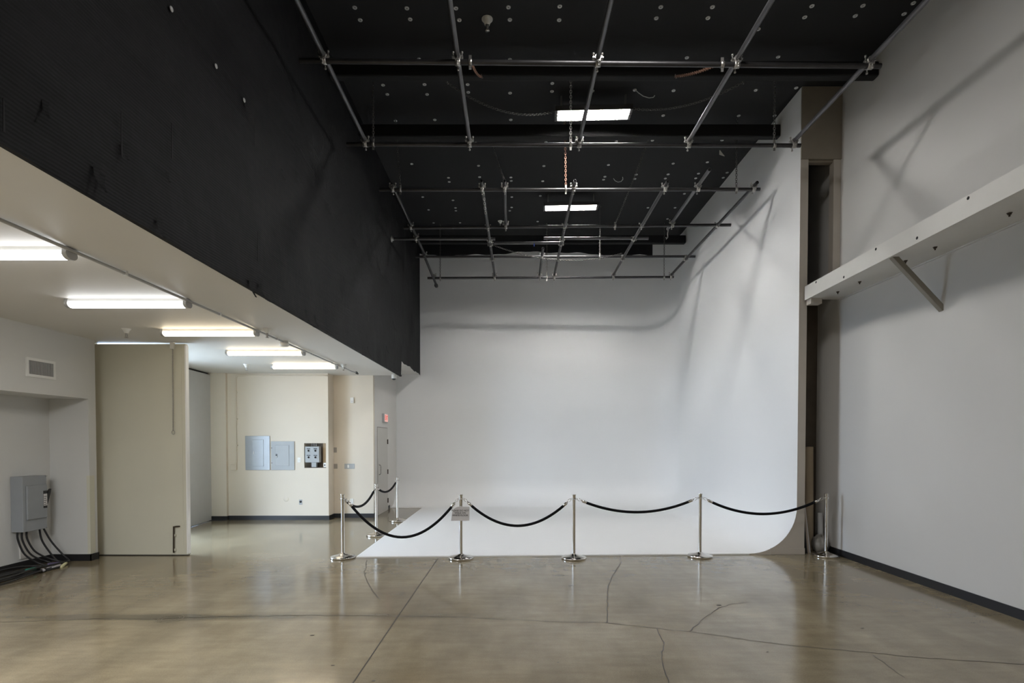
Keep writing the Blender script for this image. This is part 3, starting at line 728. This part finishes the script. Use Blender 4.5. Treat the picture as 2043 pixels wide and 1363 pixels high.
# ------------------------------------------------------------------ left wall: vent, switch box, cables
v0, v1 = at(50, 713, X=XL), at(109, 757, X=XL); y0, y1, z0, z1 = v0.y, v1.y, 2.645, 2.895
e = empty('air_vent', (XL, (y0 + y1) / 2, z0), 'white louvred air vent high on the left wall', 'air vent')
f = MB(); fr = .035
f.box(XL, XL + .018, y0, y1, z0, z0 + fr); f.box(XL, XL + .018, y0, y1, z1 - fr, z1); f.box(XL, XL + .018, y0, y0 + fr, z0 + fr, z1 - fr); f.box(XL, XL + .018, y1 - fr, y1, z0 + fr, z1 - fr)
f.build('frame', 'white_metal', e)
MB().box(XL + .0005, XL + .002, y0 + fr, y1 - fr, z0 + fr, z1 - fr).build('duct_opening', 'plywood_dark', e)
s = MB()
for k in range(19):
    y = y0 + fr + (y1 - y0 - 2 * fr) * (k + .5) / 19
    s.obox((XL + .010, y, (z0 + z1) / 2), (.008, -.002, 0), (.0006, .0034, 0), (0, 0, (z1 - z0) / 2 - fr))
s.build('louvres', 'endcap', e)
# disconnect switch
bx0, bx1, by0, by1, bz0, bz1 = XN + .001, -6.75, 7.59, 7.985, .535, 1.305
e = empty('disconnect_switch', (XN, (by0 + by1) / 2, bz0), 'grey steel electrical disconnect box on the niche wall above black cables', 'electrical box')
MB().bbox(bx0, bx1, by0, by1, bz0, bz1, .006).build('enclosure', 'grey_metal', e)
dd = MB().bbox(bx1 - .004, bx1 + .022, by0 + .05, by1 - .012, bz0 + .16, bz1 - .13, .012).build('door', 'grey_metal', e)
MB().box(bx1 + .022, bx1 + .0235, by1 - .085, by1 - .02, bz0 + .30, bz1 - .22).build('label', 'dark_plastic', dd)
MB().box(bx1 + .0235, bx1 + .0245, by1 - .083, by1 - .022, bz0 + .335, bz1 - .265).build('label', 'paper', dd)
k = MB()
for j in range(5): k.box(bx1 + .0245, bx1 + .0250, by1 - .078, by1 - .03 - .01 * (j % 2), bz0 + .35 + j * .028, bz0 + .358 + j * .028)
k.build('label', 'ink', dd)
h = MB().prism([(bx1 - .05, by1, .98), (bx1 - .05, by1 + .05, 1.06), (bx1 - .05, by1 + .10, 1.10), (bx1 - .05, by1 + .09, 1.05), (bx1 - .05, by1 + .04, .90), (bx1 - .05, by1, .82)], (.035, 0, 0))
h.build('handle', 'dark_plastic', e)
MB().box(bx1 - .01, bx1 + .008, by1 - .02, by1 + .006, bz1 - .018, bz1 - .006).box(bx1 - .01, bx1 + .008, by1 - .02, by1 + .006, bz0 + .006, bz0 + .018).build('hasp', 'zinc', e)
# white gutter plate on the wall below the box
MB().box(XN, XN + .02, by0 + .12, by1 - .09, .14, bz0 - .001).build('cover_plate', 'paint', wl)
def smooth(pts, n=8):
    P = [Vector(p) for p in pts]; out = []
    for i in range(len(P) - 1):
        a, b, c_, d = P[max(i - 1, 0)], P[i], P[i + 1], P[min(i + 2, len(P) - 1)]
        for k in range(n):
            t = k / n
            out.append(.5 * ((2 * b) + (c_ - a) * t + (2 * a - 5 * b + 4 * c_ - d) * t * t + (3 * b - a - 3 * c_ + d) * t ** 3))
    out.append(P[-1]); return out
def cable(pts, lab, ends=(), r=.0125, m='cable'):
    P = smooth(pts); o = MB().tube(P, r, 10).build('power_cable', m, None, lab, 'cable', 'black power cables below the switch box')
    for k, (mm, L) in ends:
        i = int(k * (len(P) - 2)); t = (P[i + 1] - P[i]).normalized()
        MB().lathe([(0, -L / 2), (r * 1.5, -L / 2), (r * 1.7, -L / 4), (r * 1.7, L / 3), (r * 1.25, L / 2), (0, L / 2)], P[i], 12, t).build('connector', mm, o)
    return o
zt = bz0 + .01
cable([(-6.86, 7.62, zt), (-6.86, 7.63, .42), (-6.82, 7.68, .22), (-6.74, 7.78, .08), (-6.62, 7.82, .02), (-6.5, 7.70, .016), (-6.52, 7.40, .016), (-6.62, 7.0, .016), (-6.66, 6.5, .016)], 'power cable at the near corner of the switch box, curving to the floor', [(.62, ('cable_grey', .16))])
cable([(-6.83, 7.66, zt), (-6.83, 7.67, .40), (-6.78, 7.74, .20), (-6.68, 7.86, .08), (-6.55, 7.90, .03), (-6.46, 7.80, .022), (-6.46, 7.50, .022), (-6.55, 7.1, .03), (-6.6, 6.5, .03)], 'power cable second from the near corner of the box, with a grey connector', [(.66, ('cable_grey', .18))])
cable([(-6.80, 7.70, zt), (-6.80, 7.71, .42), (-6.75, 7.77, .24), (-6.66, 7.88, .12), (-6.52, 7.94, .05), (-6.43, 7.86, .016), (-6.42, 7.62, .016), (-6.48, 7.2, .016), (-6.5, 6.5, .016)], 'power cable nearest the middle of the box, ending in a pale yellow connector', [(.62, ('cable_yellow', .20))])
cable([(-6.82, 7.93, zt), (-6.80, 7.95, .36), (-6.72, 8.0, .16), (-6.64, 8.02, .04), (-6.56, 7.95, .035), (-6.57, 7.70, .05), (-6.64, 7.3, .05), (-6.7, 6.6, .03)], 'power cable at the far corner of the box with a purple connector', [(.66, ('cable_purple', .20))])
cable([(-6.79, 7.96, zt), (-6.73, 8.02, .34), (-6.62, 8.08, .14), (-6.53, 8.08, .05), (-6.47, 7.98, .045), (-6.5, 7.65, .055), (-6.56, 7.2, .055), (-6.6, 6.6, .05)], 'outermost power cable at the far corner of the box, slanting down', [(.80, ('cable_green', .14))])
def loop(cx, cy, rx, ry, z, lab, ends=()):
    pts = [(cx + rx * math.cos(w), cy + ry * math.sin(w), z + .012 * math.sin(3 * w)) for w in [2 * PI * k / 14 for k in range(15)]]
    return cable(pts, lab, ends, .0125)
loop(-6.66, 7.2, .17, .48, .05, 'coiled cable loop lying deepest in the niche on the floor pile')
loop(-6.58, 7.1, .2, .52, .075, 'coiled cable loop on top of the floor pile with a green taped end', [(.7, ('cable_green', .12))])
loop(-6.54, 7.0, .21, .6, .03, 'outermost coiled cable loop lying toward the room', [(.2, ('cable_grey', .2))])

# ------------------------------------------------------------------ tall doors on the left
def leaf(p0, p1, zt_, th, name, m):
    p0, p1 = Vector(p0), Vector(p1); d = (p1 - p0); d.z = 0; n = Vector((d.y, -d.x, 0)).normalized()
    mb = MB(); mb.prism([p0 + Vector((0, 0, .015)), p1 + Vector((0, 0, .015)), p1 + n * -th + Vector((0, 0, .015)), p0 + n * -th + Vector((0, 0, .015))], (0, 0, zt_ - .015))
    return mb.build(name, m, kind='structure')
d1 = leaf((-6.52, 8.63, 0), (-5.085, 8.62, 0), ZL - .020, .055, 'door_1', 'door')
yd = 8.62
MB().box(-6.52, -5.085, yd + .012, yd + .05, .0005, .018).build('door_sweep', 'black_base', d1)
MB().box(-5.20, -5.15, yd - .004, yd + .006, .03, ZL - .04).build('edge_channel', 'door', d1)
MB().box(-5.100, -5.080, yd - .006, yd + .07, .03, ZL - .04).build('edge_trim', 'cyc', d1)
def on_door(x, y): return at(x, y, Y=yd - .01)
a, b = on_door(348, 1105), on_door(348, 1051); c2_ = on_door(360, 1050)
k = MB().tube(smooth([a + Vector((0, -.02, .02)), b + Vector((0, -.02, -.03)), b + Vector((.01, -.02, 0)), c2_ + Vector((0, -.02, 0))], 5), .011, 10)
k.build('drop_bolt', 'rust', d1)
for y in (1068, 1097):
    p = on_door(348, y); MB().box(p.x - .028, p.x + .028, yd - .032, yd + .0, p.z - .015, p.z + .015).build('bolt_guide', 'door', d1)
p = on_door(345, 690); MB().box(p.x - .03, p.x + .03, yd - .04, yd, p.z - .05, p.z + .06).build('chain_bracket', 'white_metal', d1)
ch = MB(); top = on_door(346, 697); bot = on_door(347, 858); n = 60
for i in range(n):
    c_ = top.lerp(bot, i / (n - 1)) + Vector((0, -.02, 0)); ch.link(c_, (0, 0, 1), (1, 0, 0) if i % 2 else (0, 1, 0), .03, .014, .0028)
ch.tube([bot + Vector((.025 * math.cos(w), -.02, -.04 + .03 * math.sin(w))) for w in [2 * PI * k / 12 for k in range(12)]], .004, 6, closed=True)
ch.build('pull_chain', 'zinc', d1)
h0, h1 = at(420, 1037, Z=0), at(376, 1052, Z=0)
h0 = Vector((-6.845, 12.437, 0)); dirv = (h1 - h0).normalized(); n0 = h0 + dirv * 1.93
d2 = leaf(n0, h0, 3.285, -.05, 'door_2', 'door_grey')
tq = Vector((0, 0, 3.286)); MB().prism([n0 + tq + Vector((.002, 0, 0)), h0 + tq + Vector((.002, 0, 0)), h0 + tq + Vector((-.05, 0, 0)), n0 + tq + Vector((-.05, 0, 0))], (0, 0, ZL - 3.287)).build('gap_shade_strip', 'black_base', d2)  # black strip added to block light over the leaf, drawn as a dark gap
MB().prism([n0 + Vector((.001, 0, .002)), h0 + Vector((.001, 0, .002)), h0 + Vector((-.03, 0, .002)), n0 + Vector((-.03, 0, .002))], (0, 0, .012)).build('door_sweep', 'black_base', d2)
for k in range(9):
    z = .12 + k * .375
    mb = MB().tube([h0 + Vector((.018, -.02, z)), h0 + Vector((.018, -.02, z + .16))], .014, 10)
    mb.obox(h0 + Vector((.010, -.07, z + .08)), (.004, 0, 0), (0, .05, 0), (0, 0, .075)); mb.build('hinge', 'endcap', d2)

# ------------------------------------------------------------------ alcove back wall fittings
yw = yb
def eplate(name, x0, x1, z0, z1, d, m, lab, cat, group=None, y=yw, r=.004):
    e = empty(name, ((x0 + x1) / 2, y, z0), lab, cat, group)
    MB().bbox(x0, x1, y - d, y - .0005, z0, z1, r).build('plate', m, e); return e
e = empty('electrical_panel', (-5.77, yw, 1.14), 'larger shiny steel electrical panel, left one of the flush pair', 'electrical panel', 'electrical panels in the alcove')
MB().bbox(-6.05, -5.493, yw - .02, yw - .0005, 1.14, 1.914, .004).build('cover', 'steel_panel', e)
d = MB().bbox(-5.885, -5.632, yw - .028, yw - .018, 1.225, 1.83, .004).build('door', 'steel_panel', e)
MB().box(-5.862, -5.84, yw - .036, yw - .027, 1.50, 1.565).build('latch', 'zinc', d)
e = empty('electrical_panel', (-5.2, yw, 1.14), 'smaller grey painted electrical panel with a black latch', 'electrical panel', 'electrical panels in the alcove')
MB().bbox(-5.465, -4.935, yw - .02, yw - .0005, 1.14, 1.792, .004).build('cover', 'grey_panel', e)
d = MB().bbox(-5.366, -5.056, yw - .027, yw - .018, 1.235, 1.705, .004).build('door', 'grey_panel', e)
MB().box(-5.357, -5.322, yw - .036, yw - .026, 1.425, 1.505).build('latch', 'dark_plastic', d)
MB().box(-5.352, -5.327, yw - .038, yw - .035, 1.43, 1.455).build('latch_tab', 'white_plastic', d)
for z in (1.30, 1.64): MB().lathe([(0, .004), (.009, .003), (.01, 0)], (-5.45, yw - .02, z), 10, (0, -1, 0)).build('screw', 'rust', e)
p = at(597, 918, Y=yw); e = eplate('light_switch', p.x - .037, p.x + .037, p.z - .057, p.z + .057, .008, 'white_plastic', 'white wall switch between the grey panel and the recessed control box', 'switch')
MB().box(p.x - .006, p.x + .006, yw - .018, yw - .007, p.z - .012, p.z + .012).build('toggle', 'white_plastic', e)
# control box in the recess
e = empty('control_box', (-4.53, yw + .1, 1.30), 'grey control box with four black knobs inside the square wall recess', 'control box')
cb = MB().bbox(-4.69, -4.372, yw - .03, yw + .12, 1.311, 1.675, .006).build('enclosure', 'grey_panel', e)
for x in (-4.61, -4.455):
    for z in (1.58, 1.43):
        MB().box(x - .04, x + .04, yw - .034, yw - .029, z + .035, z + .053).build('name_plate', 'dark_plastic', cb)
        MB().lathe([(.022, 0), (.022, .008), (.014, .01), (.013, .03), (0, .032)], (x, yw - .03, z), 16, (0, -1, 0)).build('knob', 'dark_plastic', cb)
for k in range(4): MB().tube([(-4.57 + k * .035, yw + .06, 1.67), (-4.57 + k * .035, yw + .06, 1.749)], .009, 10).build('conduit_stub', 'zinc', e)
MB().bbox(-4.555, -4.445, yw - .01, yw + .10, 1.205, 1.312, .005).build('lower_box', 'grey_panel', e)
e = eplate('power_outlet', -4.30, -4.235, 1.20, 1.30, .05, 'white_plastic', 'white outlet box in the lower corner of the square wall recess', 'outlet', 'outlets in the alcove', y=yw + .09)
MB().lathe([(.016, .002), (0, .003)], (-4.268, yw + .04, 1.25), 10, (0, -1, 0)).build('socket', 'dark_plastic', e)
p = at(600, 1002, Y=yw); e = eplate('power_outlet', p.x - .036, p.x + .036, p.z - .058, p.z + .058, .008, 'grey_panel', 'low grey outlet with a black round socket below the control box recess', 'outlet', 'outlets in the alcove')
MB().lathe([(.026, 0), (.026, .004), (0, .005)], (p.x, yw - .008, p.z + .01), 16, (0, -1, 0)).build('socket', 'dark_plastic', e)
def blank(px_, py_, r, y, lab):
    p = at(px_, py_, Y=y); MB().lathe([(r, 0), (r, .004), (r * .9, .006), (0, .0065)], p, 24, (0, -1, 0)).build('round_cover', 'alcove', None, lab, 'wall cover', 'painted round wall covers')
blank(571, 996, .055, yw - .0005, 'round painted wall cover low on the wall left of the grey outlet')
blank(668, 797, .06, YEND - .0005, 'round painted wall cover high on the set back wall strip')
for px_, py_, w, h, lab, m in [(668.5, 898, .042, .06, 'small square brown plate, upper of two on the shaded wall strip', 'grey_plate'), (668.5, 930.5, .058, .057, 'wider brown plate, lower of two on the shaded wall strip', 'grey_plate')]:
    p = at(px_, py_, Y=YEND); eplate('blank_plate', p.x - w, p.x + w, p.z - h, p.z + h, .008, m, lab, 'wall plate', 'brown wall plates', y=YEND)
p = at(703, 799, Y=YEND); e = eplate('motion_sensor', p.x - .04, p.x + .04, p.z - .065, p.z + .065, .035, 'white_plastic', 'white motion sensor high on the wall beside the exit corner', 'sensor', y=YEND)
MB().box(p.x - .022, p.x + .022, YEND - .038, YEND - .034, p.z - .05, p.z - .01).build('lens', 'paper', e)
p = at(697.5, 930.5, Y=YEND); e = eplate('switch_plate', p.x - .12, p.x + .12, p.z - .06, p.z + .06, .008, 'grey_panel', 'wide grey switch plate with a white rocker beside the exit corner', 'switch', y=YEND)
MB().box(p.x - .05, p.x - .008, YEND - .014, YEND - .007, p.z - .035, p.z + .035).build('rocker', 'white_plastic', e)
for s_ in (.03, .085, -.09): MB().box(p.x + s_ - .016, p.x + s_ + .016, YEND - .010, YEND - .007, p.z - .035, p.z + .035).build('rocker', 'endcap', e)
p = at(702, 1000, Y=YEND); eplate('outlet_cover', p.x - .04, p.x + .04, p.z - .06, p.z + .06, .012, 'white_plastic', 'white outlet cover low on the wall, behind the nearest corner post and rope', 'outlet', y=YEND)
# conduit with bell box
p = at(468, 933, Y=yw); xt = at(471, 760, Y=yw).x
e = empty('wall_conduit', (xt, yw, p.z), 'cream conduit on the alcove wall dropping to a small box left of the panels', 'conduit')
zt2 = ZL - .05
MB().tube(smooth([(xt, yw - .022, p.z + .04), (xt, yw - .022, 2.4), (xt, yw - .022, zt2 - .12), (xt + .03, yw - .022, zt2 - .03), (xt + .12, yw - .022, zt2), (-5, yw - .022, zt2), (-4.18, yw - .022, zt2)], 6), .013, 10).build('tube', 'alcove', e)
MB().bbox(p.x - .065, p.x + .065, yw - .07, yw - .0005, p.z - .055, p.z + .065, .012).build('box', 'alcove', e)
for z in (1.7, 2.3, 2.9): MB().box(xt - .03, xt + .03, yw - .038, yw - .0005, z - .01, z + .01).build('strap', 'alcove', e)

# ------------------------------------------------------------------ exit door and sign
XE = -3.25
y0, y1 = 13.30, 14.36; zt3 = 2.13
d3 = MB().bbox(XE - .02, XE + .006, y0, y1, .012, zt3, .003).build('door_3', 'exit_door', kind='structure')
g = MB().box(XE, XE + .004, y0 - .012, y0 - .003, 0, zt3 + .012); g.box(XE, XE + .004, y0 - .012, y1 + .012, zt3 + .003, zt3 + .012); g.box(XE, XE + .004, y1 + .003, y1 + .012, 0, zt3 + .012)
g.build('door_gap', 'plywood_dark', d3)
for z in (.25, 1.0, 1.78):
    MB().tube([(XE + .016, y1 + .005, z - .06), (XE + .016, y1 + .005, z + .06)], .011, 10).box(XE + .004, XE + .012, y1 - .03, y1 + .04, z - .06, z + .06).build('hinge', 'rust', d3)
MB().tube(smooth([(XE + .006, y0 + .10, .98), (XE + .055, y0 + .10, 1.0), (XE + .06, y0 + .10, 1.11), (XE + .055, y0 + .10, 1.20), (XE + .006, y0 + .10, 1.22)], 5), .011, 10).build('pull_handle', 'zinc', d3)
MB().box(XE + .005, XE + .012, y0 + .03, y0 + .16, .80, 1.38).build('handle_plate', 'exit_door', d3)
e = empty('exit_sign', (XE, 14.02, 2.27), 'red lettered exit sign above the exit door', 'exit sign')
MB().bbox(XE, XE + .06, 13.82, 14.20, 2.27, 2.49, .006).build('housing', 'endcap', e)
fc = MB().box(XE + .06, XE + .063, 13.84, 14.18, 2.285, 2.475).build('face', 'exit_face', e)
mt = Matrix.Translation((XE + .0632, 14.01, 2.38)) @ Matrix(((0, 0, 1, 0), (1, 0, 0, 0), (0, 1, 0, 0), (0, 0, 0, 1)))
text_mesh('EXIT', .155, 'lettering', 'exit_red', fc, mt, .001)

# ------------------------------------------------------------------ right wall: steel channel and the things in the recess
xw, zbm, zbt, ya, yz = XR, 4.0, 4.215, 1.2, 8.672
def xfy(y): return 4.46 + (y - 4.8) * .03      # the channel runs slightly out of parallel with the wall
e = empty('steel_channel', (xw, 5, zbm), 'long white painted steel channel walkway along the upper right wall', 'steel channel')
fa, fz = xfy(ya), xfy(yz)
m_ = MB()
m_.prism([(fa, ya, zbm), (fz, yz, zbm), (fz + .012, yz, zbm), (fa + .012, ya, zbm)], (0, 0, zbt - zbm))
m_.prism([(fa + .012, ya, zbm), (fz + .012, yz, zbm), (4.81, yz, zbm), (4.81, ya, zbm)], (0, 0, .012))
m_.prism([(fa + .012, ya, zbt - .012), (fz + .012, yz, zbt - .012), (fz + .1, yz, zbt - .012), (fa + .1, ya, zbt - .012)], (0, 0, .012))
m_.box(4.80, 4.81, ya, yz, zbm + .012, zbt - .05)
m_.build('web', 'channel', e)
MB().box(4.812, xw - .03, ya, yz, zbm + .012, zbt - .05).build('deck_plank', 'channel', e)
MB().box(xw - .028, xw - .001, ya, yz, zbm - .002, zbt - .04).build('ledger_plate', 'paint_right', e)
for x, y in [(1940, 387), (1833, 475), (1747, 493), (1680, 553), (1622, 561)]:
    p = at(x, y, X=4.52); p.z = min(max(p.z, zbm + .03), zbt - .03)
    MB().lathe([(.0, .0012), (.017, .001), (.017, -.004)], (xfy(p.y) - .0002, p.y, p.z), 16, (-1, 0, 0)).build('bolt_hole', 'hole', e)
for x, y in [(1873, 493), (1817, 520), (1723, 562), (1682, 582), (2020, 425)]:
    p = at(x, y, Z=zbm)
    k = MB().lathe([(0, -.036), (.008, -.035), (.008, -.016), (.017, -.016), (.017, -.004), (.024, -.003), (.024, 0)], (4.80, p.y, zbm), 8)
    k.build('bolt', 'rust', e)
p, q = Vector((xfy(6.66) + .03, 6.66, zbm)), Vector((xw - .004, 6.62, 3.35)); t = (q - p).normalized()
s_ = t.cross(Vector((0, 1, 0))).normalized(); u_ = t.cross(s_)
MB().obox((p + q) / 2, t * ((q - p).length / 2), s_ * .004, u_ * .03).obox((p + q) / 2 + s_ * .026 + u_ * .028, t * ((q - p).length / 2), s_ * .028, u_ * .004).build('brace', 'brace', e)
MB().box(4.60, 4.77, 8.53, 8.66, zbm - .085, zbm - .001).build('end_block', 'cyc_end', e)
# shared end of the recess: leaning boards, tube, bag
def lean(name, x0, x1, y, yt, h, th, m, lab, cat, tilt, group=None):
    return MB().prism([(x0, y, .0), (x0 + th, y, .0), (x0 + th + tilt, yt, h), (x0 + tilt, yt, h)], (0, .42, 0)).build(name, m, None, lab, cat, group)
lean('board', 4.74, 0, 8.80, 8.86, 1.08, .025, 'board', 'brown edged board leaning beside the cyclorama end, frontmost of the boards', 'board', -.085, 'boards leaning in the recess')
lean('board', 4.71, 0, 8.78, 8.84, .95, .02, 'board_dark', 'black board leaning in the recess closest to the cyclorama end', 'board', -.083, 'boards leaning in the recess')
lean('board', 4.79, 0, 8.84, 8.9, .82, .018, 'paper', 'pale thin board leaning in the recess, farthest from the cyclorama', 'board', -.07, 'boards leaning in the recess')
MB().pipe((4.93, 9.12, .0), (4.955, 9.21, 1.70), .07, .006, 20).build('cardboard_tube', 'cardboard', None, 'tall cardboard tube standing in the dark recess', 'tube')
MB().pipe((5.06, 9.0, .0), (5.06, 9.03, .62), .04, .006, 16).build('plastic_tube', 'endcap', None, 'short pale tube standing behind the plastic bag', 'tube')
def bag():
    mb = MB(); rnd = random.Random(5); nu, nv = 26, 14
    for j in range(nv + 1):
        v = PI * j / nv
        for i in range(nu):
            u = 2 * PI * i / nu; r = 1 + .10 * math.sin(5 * u + 2 * v) + .07 * math.sin(9 * u + 1.3) * math.sin(v) + rnd.uniform(-.03, .03)
            mb.v.append(Vector((5.0 + .115 * r * math.sin(v) * math.cos(u), 8.90 + .15 * r * math.sin(v) * math.sin(u), max(.002, .12 - .155 * math.cos(v) * (1 + .1 * math.sin(4 * u)) + rnd.uniform(-.012, .012)))))
    for j in range(nv):
        for i in range(nu): mb.f.append([j * nu + i, j * nu + (i + 1) % nu, (j + 1) * nu + (i + 1) % nu, (j + 1) * nu + i]); mb.sm.append(True)
    return mb.build('plastic_bag', 'bag', None, 'crumpled frosted plastic bag on the floor behind the rightmost post', 'bag')
bag()

# ------------------------------------------------------------------ stanchions and ropes
HS = .985; HR = .915
def stanchion(loc, lab):
    e = empty('stanchion', loc, lab, 'barrier post', 'chrome rope barrier posts'); o = Vector(loc)
    MB().lathe([(0, 0), (.182, 0), (.188, .004), (.188, .026), (.184, .031), (.12, .045), (.06, .062), (.034, .075), (.0245, .08)], o, 48).build('base', 'chrome', e)
    MB().lathe([(.0245, .07), (.0245, HS - .07), (.026, HS - .065)], o, 24).build('pole', 'chrome', e)
    MB().lathe([(.0245, HS - .068), (.027, HS - .06), (.0275, HS - .02), (.033, HS - .006), (.033, HS - .001), (.028, HS), (0, HS)], o, 24).build('cap', 'chrome', e)
    r = MB().lathe([(.0245, HR - .006), (.031, HR - .006), (.031, HR + .004), (.0245, HR + .004)], o, 24)
    for w in (0, PI / 2, PI, 3 * PI / 2):
        c_ = o + Vector((.038 * math.cos(w), .038 * math.sin(w), HR)); r.tube([c_ + Vector((.012 * math.cos(w) * math.cos(k), .012 * math.sin(w) * math.cos(k), .012 * math.sin(k))) for k in [2 * PI * j / 10 for j in range(10)]], .003, 6, closed=True)
    r.build('ring_collar', 'chrome', e)
    return e
SP = {'a': (-2.60, 8.45), 'b': (-.778, 8.392), 'c': (.946, 8.392), 'd': (2.919, 8.53), 'e': (4.90, 8.57), 'f': (-2.577, 10.44), 'g': (-2.571, 12.34)}
labs = {'a': 'chrome post at the near corner of the rope line, left of the white floor edge', 'b': 'chrome post with a paper sign hung on it', 'c': 'chrome post in the middle, first to the right of the one with the sign',
        'd': 'chrome post second to the right of the one with the sign', 'e': 'rightmost chrome post, in front of the dark recess', 'f': 'chrome post along the left edge of the white floor, between two others', 'g': 'farthest chrome post, close to the exit door'}
st0 = stanchion((*SP['a'], 0), labs['a'])
for k in 'bcdefg': dup(st0, (*SP[k], 0), labs[k])
def rope(k0, k1, sag, lab):
    a = Vector((*SP[k0], HR)); b = Vector((*SP[k1], HR)); t = (b - a).normalized(); a += t * .05; b -= t * .05
    N_ = 28; P = [a.lerp(b, i / N_) - Vector((0, 0, 4 * sag * (i / N_) * (1 - i / N_))) for i in range(N_ + 1)]
    # resample by arc length, trimming the ends for hooks and sleeves
    D = [0]
    for p, q in zip(P, P[1:]): D.append(D[-1] + (q - p).length)
    def pos(s):
        s = min(max(s, 0), D[-1])
        for i in range(N_):
            if D[i + 1] >= s: return P[i].lerp(P[i + 1], (s - D[i]) / (D[i + 1] - D[i]))
        return P[-1]
    T = D[-1]; h, sl = .075, .075
    e = empty('barrier_rope', pos(T / 2), lab, 'rope', 'black velvet barrier ropes')
    MB().tube([pos(h + sl * .8 + (T - 2 * (h + sl * .8)) * i / 30) for i in range(31)], .0205, 14).build('rope', 'rope', e)
    for s0, sg in ((0, 1), (T, -1)):
        A, B = pos(s0 + sg * h), pos(s0 + sg * (h + sl)); d_ = (B - A).normalized(); L = (B - A).length
        MB().lathe([(0, 0), (.012, 0), (.016, .006), (.0225, .012), (.0225, L), (.018, L + .002)], A, 16, d_).build('end_sleeve', 'chrome', e)
        S = pos(s0 + sg * .0); E_ = A; side = d_.cross(Vector((0, 0, 1))).normalized(); up = side.cross(d_)
        mid = (S + E_) / 2; hl = (E_ - S).length / 2
        k = MB().tube([mid + d_ * hl * math.cos(w) + up * .017 * math.sin(w) for w in [2 * PI * j / 14 for j in range(12)]], .0038, 7)
        k.lathe([(.006, 0), (.006, .02)], A - d_ * .018, 8, d_); k.build('snap_hook', 'chrome', e)
    return e
rope('a', 'b', .59, 'black rope with the deepest droop, between the near corner post and the sign post')
rope('b', 'c', .41, 'black rope just right of the sign post')
rope('c', 'd', .21, 'black rope spanning right of the middle post, across the white wall')
rope('d', 'e', .25, 'rightmost black rope, ending at the post by the dark recess')
rope('a', 'f', .23, 'black rope leading back from the near corner post along the white floor edge')
rope('f', 'g', .16, 'farthest black rope, in front of the exit door')
# paper notice on the second post
so = Vector((SP['b'][0] - .005, SP['b'][1] - .034, 0))
e = empty('paper_sign', so + Vector((0, 0, .62)), 'paper notice asking people not to walk on the white floor, hung on a post', 'sign')
x0, x1, z0, z1 = -.145, .135, .585, .80
mb = MB(); pts = [(x0, z0), (x1, z0 + .004), (x1 + .004, z1)] + [(x0 + .13 - .115 * math.sin(w), z1 - .10 + .105 * math.cos(w) - .003) for w in [PI / 2 * k / 8 for k in range(9)]]
def curl(x, z): return -.0 + .25 * max(0, (-x - .02)) ** 2 + .12 * max(0, x - .04) ** 2
n = len(pts); mb.prism([so + Vector((x, curl(x, z), z)) for x, z in pts], (0, .0012, 0))
# rolled back top corner
roll = [(x0 + .02, z1 - .08), (x0 + .10, z1 - .012)]
sg = mb.build('sheet', 'paper', e)
mt = Matrix.Translation(so + Vector((-.004, -.001, .705))) @ Matrix.Rotation(PI / 2, 4, 'X')
text_mesh('PLEASE DO NOT\nWALK ON\nWHITE FLOOR', .036, 'lettering', 'ink', sg, mt, .0005, 1.0)

# ------------------------------------------------------------------ light
def area(name, loc, rot, sx, sy, power, color):
    l = bpy.data.lights.new(name, 'AREA'); l.shape = 'RECTANGLE'; l.size = sx; l.size_y = sy; l.energy = power; l.color = color
    o = bpy.data.objects.new(name, l); col.objects.link(o); o.location = loc; o.rotation_euler = rot; return o
HB = 215
# the hall's other caged lights (same row, above and behind the frame)
area('highbay_lamp', (1.3, 5.3, 7.0), (0, 0, 0), 1.15, .24, 68, (1, .985, .96))
area('highbay_lamp', (1.3, 1.7, 7.0), (0, 0, 0), 1.15, .24, 26, (1, .985, .96))
# the low room's other tube lights nearer than the frame
for y in (2.8, 1.2, -.4): area('tube_lamp', (-4.15, y, ZL - .09), (0, 0, 0), 1.2, .1, 88, (.97, .985, 1.0))
# daylight through the open doorway
po = area('doorway_portal', (XD - .12, (YO0 + YO1) / 2, ZL / 2), (0, -PI / 2, 0), ZL, YO1 - YO0, 1, (1, 1, 1)); po.data.cycles.is_portal = True
w = bpy.data.worlds.new('sky'); scene.world = w; w.use_nodes = True
bg = w.node_tree.nodes['Background']; bg.inputs['Color'].default_value = (.60, .77, 1.0, 1); bg.inputs['Strength'].default_value = 15.0

# ------------------------------------------------------------------ view
vs = scene.view_settings
vs.view_transform = 'Standard'; vs.look = 'None'; vs.gamma = 1; vs.use_curve_mapping = False
vs.exposure = 0.5
scene.cycles.use_denoising = True
scene.cycles.max_bounces = 8; scene.cycles.diffuse_bounces = 5; scene.cycles.glossy_bounces = 4
scene.cycles.sample_clamp_indirect = 8
